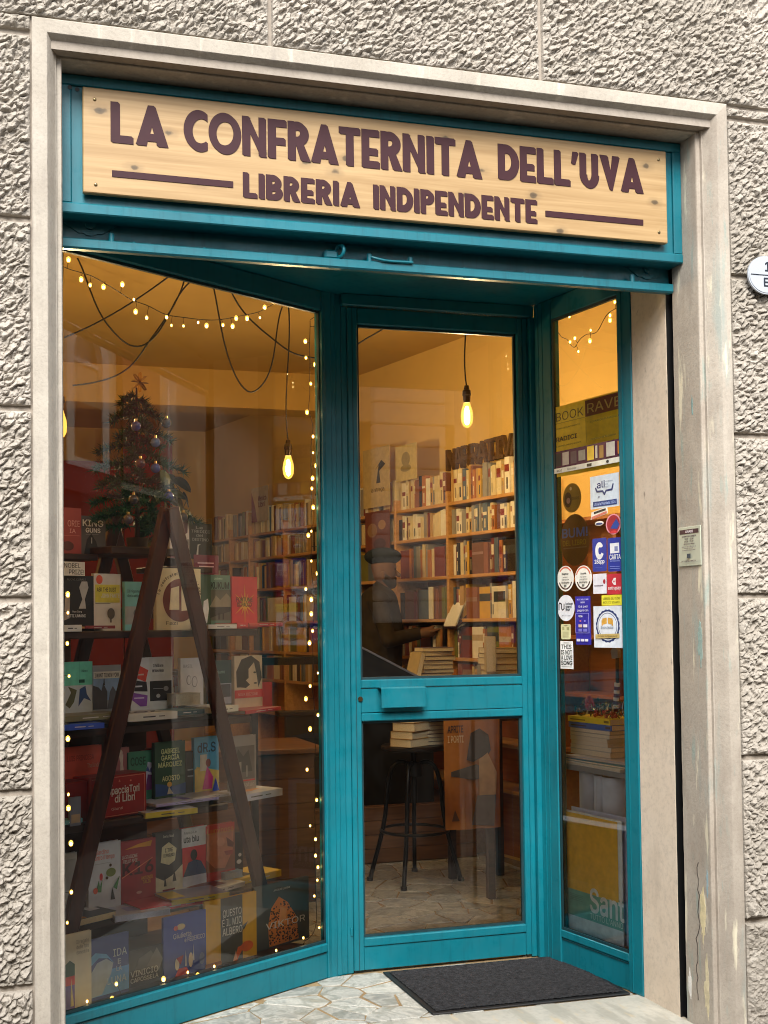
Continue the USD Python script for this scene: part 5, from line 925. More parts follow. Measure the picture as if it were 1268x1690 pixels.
for lab, s0, s1, zb, zt, base, ops in (('cream poster with a black tree drawing hung on the bookcase end', 1.42, 1.05, 2.37, 2.8, '#b09a68', [('p', [(.5, .4), (.6, .7), (.45, .62), (.7, .78), (.85, .7), (.62, .6), (.66, .4)], '#2a2418'), ('t', .3, .26, .07, 'la strega', '#4a3a20', 0, .5)]), ('cream drawing leaning on top of the books', .97, .70, 2.52, 2.77, '#b8a468', [('e', .5, .6, .2, .2, '#8a7a48'), ('e', .5, .35, .25, .1, '#8a7a48')]), ('reddish mottled poster below the tree poster', 1.40, 1.06, 2.0, 2.34, '#6a3a2c', [('e', .3, .6, .2, .15, '#8a6a4a'), ('e', .6, .3, .25, .12, '#4a2a24'), ('e', .7, .7, .15, .1, '#a07a4a')]), ('white framed print with red script standing on the far bookcase', 3.35, 3.02, 2.42, 2.72, '#b8a888', [('t', .4, .6, .14, 'Mexico', '#7a3a34', 1, .5), ('t', .4, .42, .14, 'Libri', '#7a3a34', 1, .4), ('p', [(0, 0), (.35, 0), (.2, .5), (0, .9)], '#7a3040')])):
    T = thing('poster', lab, 'poster', loc=WP(s0, .29, zb), rz=BANG); wd = s0-s1; sh_ = part(T, 'sheet', box(-wd, 0, 0, .003, 0, zt-zb), ink(base)); cover(sh_, ops, wd, zt-zb, frame((0, .0032, 0), (-1, 0, 0), (0, 1, 0)))
bt = thing('bottle', 'dark wine bottle standing on the far end of the wall bookcase', 'bottle', loc=WP(2.3, .2, 2.33)); part(bt, 'glass_body', lathe([(0, 0), (.036, 0), (.038, .01), (.038, .19), (.03, .22), (.014, .25), (.014, .31), (0, .31)], 18), pm('#1a1a14', .15, .6), smooth=30); part(bt, 'label', lathe([(.0385, .06), (.0385, .14)], 18), ink('#b0a888'))
# second, darker bookcase on the right wall near the side window
ob = thing('orange_bookcase', 'orange brown wooden bookcase seen through the side window stickers', 'bookcase', loc=(*WR0, 0), rz=BANG)
for s in (-2.3, -1.75, -1.2, -.68): part(ob, 'upright', cbox(s-.014, s+.014, .004, .25, 0, 2.12, .002), M_ORANGEWOOD)
for a, b in ((-2.3, -1.75), (-1.75, -1.2), (-1.2, -.68)):
    part(ob, 'back_board', box(a+.015, b-.015, .0005, .0035, 0, 2.1), M_ORANGEWOOD)
    for z in (2.12, 1.78, 1.45, 1.12, .8): part(ob, 'shelf', cbox(a+.0145, b-.0145, .004, .246, z-.022, z, .002), M_ORANGEWOOD)
rwd = np.random.default_rng(3)
for ri, z in enumerate((1.78, 1.45, 1.12)):
    s = -1.22; n = 0
    while s > -2.28:
        t = rwd.uniform(.025, .05); h = rwd.uniform(.18, .26); n += 1; cn, hx = COLS[[7, 3, 2, 11, 4, 1][rwd.integers(6)]]; lc = WR0+dR*(s-t)+nR*.08
        if -2.1 < s < -1.25 and abs(s-t+1.75) > .03 and abs(s+1.75) > .03: T = thing('book', f'{cn} spine, {ORD[min(n-1, 21)]} from left, {ROWN[ri]} shelf of the orange bookcase', 'book', 'books on the orange bookcase', (*lc, z+.0005), BANG); part(T, 'cover', cbox(0, t-.002, 0, .14, 0, h, .001), pm(hx, .55, .35, var=.1)); part(T, 'spine_label', box(.004, t-.006, .1402, .1408, h*.5, h*.75), ink(['#d8ccb0', '#3a2418'][n % 2]))
        s -= t

# stool with piles of books, cloth banner, table
stl = thing('iron_stool', 'industrial stool with bent black iron legs and round seat behind the door glass', 'stool', loc=(2.37, 2.93, 0))
part(stl, 'seat', lathe([(0, .775), (.18, .775), (.195, .785), (.195, .8), (.185, .806), (0, .806)], 32), pm('#1a120e', .4), smooth=30)
part(stl, 'screw_column', cyl((0, 0, .46), (0, 0, .775), .018, 14), M_IRON, smooth=30); part(stl, 'hub', cyl((0, 0, .62), (0, 0, .7), .05, 18), M_IRON, smooth=30)
for a in (-125, -20, 70, 160):
    c, s = math.cos(math.radians(a)), math.sin(math.radians(a)); part(stl, 'leg', tube(smooth_line([(c*.03, s*.03, .69), (c*.11, s*.11, .69), (c*.145, s*.145, .62), (c*.17, s*.17, .42), (c*.23, s*.23, .15), (c*.27, s*.27, .0)], 6), .0135, 8), M_IRON, smooth=True); part(stl, 'foot', cyl((c*.27, s*.27, 0), (c*.27, s*.27, .02), .019, 12), M_BLACK, smooth=30)
tt = np.linspace(0, 2*np.pi, 30); part(stl, 'foot_ring', tube(np.c_[.2*np.cos(tt), .2*np.sin(tt), np.full(30, .3)], .009, 8), M_IRON, smooth=True)
def pile(label, x, y, z, rz, n, w_, d_, th, cols, grp, pagefront=True):
    for i in range(n):
        t = th*RNG.uniform(.85, 1.15); T = thing('book', f'{label}, {ORD24[i]} from the bottom', 'book', grp, (x+RNG.normal(0, .006), y+RNG.normal(0, .006), z+.0004), rz+RNG.normal(0, 3)); c = cols[i % len(cols)]; b = .0018
        part(T, 'cover', cat_([box(-w_/2, w_/2, -d_/2, d_/2, 0, b), box(-w_/2, w_/2, -d_/2, d_/2, t-b, t), box(-w_/2, w_/2, d_/2-b, d_/2, b, t-b)]), pm(c, .45, .4)); part(T, 'pages', box(-w_/2+.003, w_/2-.003, -d_/2+.003, d_/2-b, b, t-b), M_PAGES); z += t+.0008
    return z
z1 = pile('thick book in the corner pile on the stool', 2.33, 2.86, .807, 38, 8, .2, .15, .044, ['#8a6a34', '#a8864a', '#7a5a34'], 'pile of thick books on the stool')
z2 = pile('thin book in the taller pile on the stool', 2.50, 2.92, .807, 8, 24, .2, .14, .0235, ['#4a3850', '#a89c84', '#5a4a5a'], 'tall pile of thin books on the stool')
T = thing('book', 'leaning cream book propped against the pile on the stool', 'book', loc=(2.30, 2.72, z1), rz=8); part(T, 'cover', tf(box(0, .03, 0, .13, 0, .2), trimesh.transformations.rotation_matrix(.25, [0, 1, 0])), pm('#a8946a', .5)); part(T, 'pages', tf(box(.003, .027, -.001, .128, .003, .198), trimesh.transformations.rotation_matrix(.25, [0, 1, 0])), M_PAGES)
tab = thing('display_table', 'dark display table near the right wall behind the door glass', 'table', loc=(2.72, 2.45, 0))
part(tab, 'tabletop', cbox(-.3, .22, -.12, .5, .98, 1.01, .004), M_DARKWOOD)
for x in (-.12, .19):
    for y in (-.09, .46): part(tab, 'leg', box(x-.02, x+.02, y-.02, y+.02, 0, .979), M_DARKWOOD)
pile('book in the table pile right of the door glass', 2.74, 2.5, 1.011, -6, 12, .2, .15, .03, ['#7a2c24', '#b8a888', '#3a2c2c', '#a88a4a'], 'pile of books on the display table')
T = thing('book', 'cream book standing on end in front of the table pile', 'book', loc=(2.6, 2.38, 1.25), rz=-10); part(T, 'cover', cbox(0, .06, 0, .04, 0, .2, .002), pm('#a8946a', .5)); part(T, 'pages', box(.004, .056, -.001, .038, .004, .202), M_PAGES)
ban = thing('cloth_banner', 'orange cloth banner with a woman seen in profile and dark words, hung below the table', 'banner', loc=(2.31, 2.3, .40))
gx, gz = np.meshgrid(np.linspace(0, .33, 30), np.linspace(0, .61, 20)); gyy = .008*np.sin(gx*42+gz*3); I = np.arange(600).reshape(20, 30); bc_ = part(ban, 'cloth', (np.c_[gx.ravel(), gyy.ravel(), gz.ravel()], np.c_[I[:-1, :-1].ravel(), I[:-1, 1:].ravel(), I[1:, 1:].ravel(), I[1:, :-1].ravel()]), pm('#a2662c', .85, .1), smooth=True)
cover(bc_, [('t', .05, .87, .06, 'APRITE', '#3a2418', 1, .28), ('t', .05, .78, .06, 'I PORTI', '#c8a878', 1, .28), ('p', [(.38, .62), (.46, .86), (.62, .9), (.78, .84), (.82, .7), (.7, .6), (.64, .64), (.5, .6)], '#3c3634'), ('p', [(.1, .52), (.55, .58), (.72, .54), (.72, .46), (.5, .44), (.1, .48)], '#4c4640'), ('p', [(.6, .62), (.76, .68), (.92, .5), (.9, .3), (.6, .3)], '#b09060'), ('p', [(.56, .3), (.9, .3), (.86, .02), (.46, .04)], '#5a5458'), ('p', [(.1, .08), (.16, .18), (.24, .08)], '#5a3a1c')], .33, .61, frame((0, -.0095, 0), (1, 0, 0), (0, -1, 0)))
lap = thing('sloping_board', 'black sloping display board with a pale edge behind the door glass', 'display board', loc=(1.80, 2.2, 1.41))
part(lap, 'board', tf(cbox(0, .38, -.02, .25, -.22, 0, .003), trimesh.transformations.rotation_matrix(.47, [0, 1, 0])), M_BLACK); part(lap, 'pale_edge', tf(box(0, .38, -.024, -.0205, -.008, .002), trimesh.transformations.rotation_matrix(.47, [0, 1, 0])), pm('#6a6a70', .4)); part(lap, 'stand', box(-.58, -.545, .05, .09, -1.41, -.05), M_IRON); part(lap, 'arm', box(-.545, .02, .05, .09, -.09, -.05), M_IRON)

# the reader
def chain_mesh(bones, refine=.02):
    M = m3.Manifold()
    for p, q, ra, rb in bones:
        a = m3.Manifold.sphere(ra, 20).translate(list(map(float, p))); b = m3.Manifold.sphere(rb, 20).translate(list(map(float, q))); M = M+m3.Manifold.batch_hull([a, b])
    mm = M.refine_to_length(refine).to_mesh(); t = trimesh.Trimesh(mm.vert_properties[:, :3], mm.tri_verts, process=True); trimesh.smoothing.filter_taubin(t, iterations=12); return t
per = thing('person', 'person in a dark beret and brown coat standing inside and reading, behind the door glass', 'person', loc=(2.46, 3.78, .36), rz=-20)
# local: +x is where the person looks
sk = [((0, .1, .09), (0, .1, .48), .055, .065), ((0, .1, .48), (0, .09, .86), .066, .088), ((0, -.1, .09), (0, -.1, .48), .055, .065), ((0, -.1, .48), (0, -.09, .86), .066, .088), ((0, .1, .05), (.15, .11, .035), .045, .035), ((0, -.1, .05), (.15, -.11, .035), .045, .035)]
trousers = chain_mesh(sk)
torso = chain_mesh([((0, .07, .88), (0, -.07, .88), .13, .13), ((0, 0, .9), (.01, 0, 1.12), .15, .15), ((.01, 0, 1.12), (.0, 0, 1.3), .155, .13), ((0, .16, 1.31), (0, -.16, 1.31), .075, .075), ((0, 0, 1.3), (.015, 0, 1.4), .08, .06),
                    ((0, .19, 1.3), (.06, .24, 1.06), .062, .05), ((.06, .24, 1.06), (.26, .12, 1.1), .05, .04), ((0, -.19, 1.3), (.06, -.24, 1.06), .062, .05), ((.06, -.24, 1.06), (.26, -.1, 1.1), .05, .04)])
bodym = chain_mesh([((.02, 0, 1.36), (.035, 0, 1.44), .05, .05), ((.04, 0, 1.5), (.035, 0, 1.55), .078, .085), ((.05, 0, 1.46), (.08, 0, 1.45), .06, .04), ((.11, 0, 1.515), (.135, 0, 1.49), .014, .015), ((.03, .085, 1.5), (.03, .09, 1.47), .016, .012), ((.03, -.085, 1.5), (.03, -.09, 1.47), .016, .012),
                    *[b for sgn in (1, -1) for b in ([((.28, .11*sgn, 1.1), (.34, .09*sgn, 1.11), .032, .034)]+[((.34, (.09+.022*(k-1.5))*sgn, 1.11), (.40-.008*abs(k-1.4), (.088+.019*(k-1.5))*sgn, 1.125), .0095, .0085) for k in range(4)]+[((.31, (.06)*sgn, 1.12), (.36, .035*sgn, 1.145), .011, .009)])]], .008)
part(per, 'body', bodym, pm('#5e4434', .7, .2), smooth=True); part(per, 'coat', torso, pm('#2e261a', .95, .05, var=.35, scale=9., bump=.8, bscale=14.), smooth=True); part(per, 'trousers', trousers, pm('#16161a', .9, .1), smooth=True)
cap_ = trimesh.creation.icosphere(3, 1.); cap_.apply_scale([.125, .115, .062]); cap_.apply_translation([.03, 0, 1.615]); part(per, 'beret', cap_, pm('#1c2022', .95, .1), smooth=True)
part(per, 'beard', chain_mesh([((.045, .068, 1.47), (.085, .02, 1.435), .026, .036), ((.045, -.068, 1.47), (.085, -.02, 1.435), .026, .036), ((.085, .02, 1.435), (.085, -.02, 1.435), .036, .036), ((.112, .02, 1.468), (.112, -.02, 1.468), .01, .01)], .01), pm('#2a1c14', .95), smooth=True)
for sgn in (1, -1): part(per, 'eye', tf(trimesh.creation.icosphere(2, .009), trimesh.transformations.translation_matrix((.108, .032*sgn, 1.53))), pm('#2a2420', .2), smooth=True)
bk = thing('open_book', 'open book with pale lit pages held up by the reading person', 'book', loc=(2.84, 3.56, 1.50), rz=8)
for sgn in (1, -1):
    n = 9; a = np.linspace(0, 1, n); prof = [(.012*math.sin(t*3)*sgn+.05*t*sgn, .22*t) for t in a]; ms = []
    for k in range(4): V = np.array([(x+.004*k*sgn, yy, z) for yy in (-.15, 0) for x, z in prof]); ms.append(trimesh.Trimesh(V, [f for i in range(n-1) for f in ((i, i+1, i+n+1), (i, i+n+1, i+n))], process=False))
    part(bk, 'page_block', tf(cat_(ms), trimesh.transformations.rotation_matrix(.75, [0, 1, 0])), M_PAGESW)
part(bk, 'cover', tf(box(-.008, .008, -.152, .002, -.006, .2), trimesh.transformations.rotation_matrix(.85, [0, 1, 0])), pm('#3a2226', .5))

# ------------------------------------------------------------------ side window contents
def RBOX(s0, s1, off0, off1, z0, z1, c=.002):
    m = cbox(s0, s1, off0, off1, z0, z1, c); return tf(m, np.array([[eR[0], -oR[0], 0, CORNER_R[0]], [eR[1], -oR[1], 0, CORNER_R[1]], [0, 0, 1, 0], [0, 0, 0, 1.]]))
RANG = math.degrees(math.atan2(eR[1], eR[0]))
MR = np.array([[eR[0], -oR[0], 0, CORNER_R[0]], [eR[1], -oR[1], 0, CORNER_R[1]], [0, 0, 1, 0], [0, 0, 0, 1.]])
lg = thing('side_shelf', 'white painted shelf across the side window at waist height', 'shelf'); part(lg, 'board', RBOX(.06, .66, .06, .36, .862, .888), pm('#8a9296', .5)); part(lg, 'bracket', RBOX(.3, .33, .36, .38, .0, .862), M_DARKWOOD)
GAIN[0] = 1.5
z = .8885
for i, (t, col, lab) in enumerate(((.014, '#aab2b4', 'pale magazine lying lowest on the side window shelf'), (.012, '#2a6a80', 'teal and white magazine lying on the side window shelf'), (.012, '#8a90a8', 'lilac grey magazine lying just under the book stack'))):
    T = thing('magazine', lab, 'magazine', loc=(*(CORNER_R+eR*(.06+.01*i)-oR*.07), z), rz=RANG-4+3*i); part(T, 'cover', box(0, .44, 0, .2, 0, t-.001), pm(boost(col), .4)); part(T, 'page_edge', box(.002, .438, -.001, .0, .002, t-.004), M_PAGESW); z += t
for i, (t, col, lab, x0, x1, pgs) in enumerate(((.026, '#8a8e90', 'grey paged book lowest in the side window stack', .045, .33, 1), (.020, '#9a9ea0', 'second book from the bottom of the side window stack', .045, .33, 1), (.018, '#b0a89a', 'cream paged book third in the side window stack', .05, .305, 1), (.020, '#b0a89a', 'cream paged book fourth in the side window stack', .045, .305, 1), (.018, '#8a8e90', 'fifth book from the bottom of the side window stack', .045, .325, 1), (.018, '#7a7e80', 'sixth book of the stack just under the blue one', .045, .325, 1), (.026, '#1f56a8', 'bright blue book second from the top of the side window stack', .035, .335, 0), (.026, '#c2b52a', 'yellow book on top of the side window stack', .03, .328, 0))):
    T = thing('book', lab, 'book', loc=(*(CORNER_R+eR*x0-oR*.13), z), rz=RANG+RNG.normal(0, .8)); wd = x1-x0; b = .002
    part(T, 'cover', cat_([box(0, wd, 0, .17, 0, b), box(0, wd, 0, .17, t-b, t-.0003)]+([box(0, wd, 0, b, b, t-b)] if not pgs else [])), pm(boost(col), .4)); part(T, 'pages', box(.002, wd-.002, .0005 if pgs else b, .168, b, t-b), M_PAGESW)
    if not pgs: part(T, 'lettering', cat_([box(wd*.06, wd*.42, -.0006, -.0002, t*.35, t*.55), box(wd*.86, wd*.97, -.0006, -.0002, t*.3, t*.7)]), ink('#26344a' if i == 6 else '#6a641c'))
    z += t
# tinsel, candy cane, flower, ornament
gl = thing('tinsel_garland', 'gold and green tinsel garland with red berries heaped on the stack of books', 'garland', loc=(*(CORNER_R+eR*.19-oR*.2), z), rz=RANG)
rg = np.random.default_rng(9)
for nm_, col, n in (('tinsel', '#8a7a3a', 120), ('tinsel', '#c8c4a0', 60), ('tinsel', '#2c4a34', 70), ('tinsel', '#2a4a6a', 30)):
    V, F = [], []
    for k in range(n):
        p = np.array([rg.uniform(-.14, .2), rg.uniform(-.06, .06), abs(rg.normal(.02, .022))+.004]); d = rg.normal(0, 1, 3); d /= np.linalg.norm(d); s = np.cross(d, rg.normal(0, 1, 3)); s *= .004/np.linalg.norm(s); b = len(V); V += [p-s, p+s, p+d*.024+s*.4, p+d*.024-s*.4]; F.append((b, b+1, b+2, b+3))
    part(gl, nm_, (np.array(V), np.array(F)), pm(col, .25, metal=.5))
part(gl, 'berries', cat_([tf(trimesh.creation.icosphere(1, .009), trimesh.transformations.translation_matrix((rg.uniform(0, .17), rg.uniform(-.06, -.03), rg.uniform(.008, .03)))) for _ in range(22)]), pm('#8c1c1c', .3), smooth=True)
cc = thing('candy_cane', 'red and white striped stick with a silver hat shape standing on the garland', 'ornament', loc=(*(CORNER_R+eR*.285-oR*.2), z), rz=RANG)
for k in range(8): part(cc, 'stripe', cyl((.002*k-.004, 0, .03+.016*k), (.002*k-.002, 0, .046+.016*k), .013, 14), pm('#d8d4d0' if k % 2 else '#6a1c28', .35), smooth=30)
part(cc, 'silver_hat', trimesh.convex.convex_hull(np.array([(-.02, -.008, .30), (.012, -.008, .33), (.03, -.008, .30), (.028, -.008, .27), (-.012, -.008, .265), (-.02, .008, .30), (.012, .008, .33), (.03, .008, .30), (.028, .008, .27), (-.012, .008, .265)])), pm('#8a90a0', .4, metal=.3, bump=.6)); part(cc, 'stick', cyl((.008, .004, .15), (.01, .004, .27), .008, 10), pm('#2a1a1c', .6), smooth=30)
on = thing('painted_ornament', 'dark red disc ornament with white scrolls at the right end of the garland', 'ornament', loc=(*(CORNER_R+eR*.40-oR*.17), z+.05), rz=RANG); part(on, 'disc', cyl((0, 0, 0), (0, .012, 0), .045, 28), pm('#4a141c', .4), smooth=30)
for k in range(3): part(on, 'scroll', tube([(.012*math.cos(t)*(1+.4*k)-.02+.022*k, -.002, .03*math.sin(t)) for t in np.linspace(0, 5.6, 16)], .0025, 5), pm('#d0c8c8', .5))
fl = thing('red_flower', 'red artificial flower left of the candy cane above the books', 'flower', loc=(*(CORNER_R+eR*.14-oR*.17), z+.06), rz=RANG)
for k in range(14):
    a = k*2.4; r0 = .012+.001*k; m = trimesh.creation.icosphere(1, .014); m.apply_scale([1, .5, 1.2]); m.apply_translation([r0*math.cos(a), -.004*(k % 3), r0*math.sin(a)]); part(fl, 'petal', m, pm('#a81c1c', .5), smooth=True)
part(fl, 'stem', tube([(0, .004, -.06), (.004, .004, -.03), (0, .004, 0)], .002, 5), pm('#24401f', .6))
GAIN[0] = 2.1
# rolls, leaning poster
for i, (s, r, z1, lab) in enumerate(((.127, .045, .85, 'white paper roll at the left below the side shelf'), (.215, .036, .84, 'thin white paper roll with a printed strip in the middle below the side shelf'), (.325, .068, .845, 'thick white paper roll at the right below the side shelf'))):
    T = thing('paper_roll', lab, 'paper roll', loc=(*(CORNER_R+eR*s-oR*.17), 0)); prof = [(r, .01), (r, z1), (r-.004, z1), (r-.004, .01)]; part(T, 'paper', lathe(prof, 28), pm(boost('#a8b0bc'), .7), smooth=30)
    if i == 1: part(T, 'printed_strip', tf(text('TUBI 2024', 0, 0, .02, .14, .0004), frame((*(oR*(r+.0006)+eR*.008), .66), (0, 0, 1), (*oR, 0)) @ np.diag([1, 1, 1, 1.])), ink('#5a5a5a'))
for lab, s0, s1, zb, zt, off, base, ops in (('white backing sheet leaning in the side window behind the yellow poster', .135, .535, .158, .70, .06, '#b4bcd4', []), ('poster with yellow block over a green band reading Sant, in the side window', .122, .500, .158, .685,   .04, '#ccd4d6', [('r', 0, .12, 1, .36, '#527f72'), ('r', 0, .34, .93, .985, '#e0b23a'), ('t', .42, .2, .19, 'Sant', '#f4f6f4', 1, .6), ('t', .42, .14, .045, "TUTTO L'ANNO", '#c0ccc4', 0, .58), ('r', .05, .3, .3, .303, '#3f6658'), ('r', .05, .285, .3, .288, '#3f6658'), ('r', .05, .27, .28, .273, '#3f6658'), ('r', .05, .255, .3, .258, '#3f6658')])):
    q = CORNER_R+eR*s0-oR*off; T = thing('poster', lab, 'poster', loc=(*q, zb), rz=RANG); wd = s1-s0; sh_ = part(T, 'sheet', box(0, wd, 0, .004, 0, zt-zb), ink(base)); cover(sh_, ops, wd, zt-zb, frame((0, -.0003, 0), (1, 0, 0), (0, -1, 0)))
GAIN[0] = 1.3
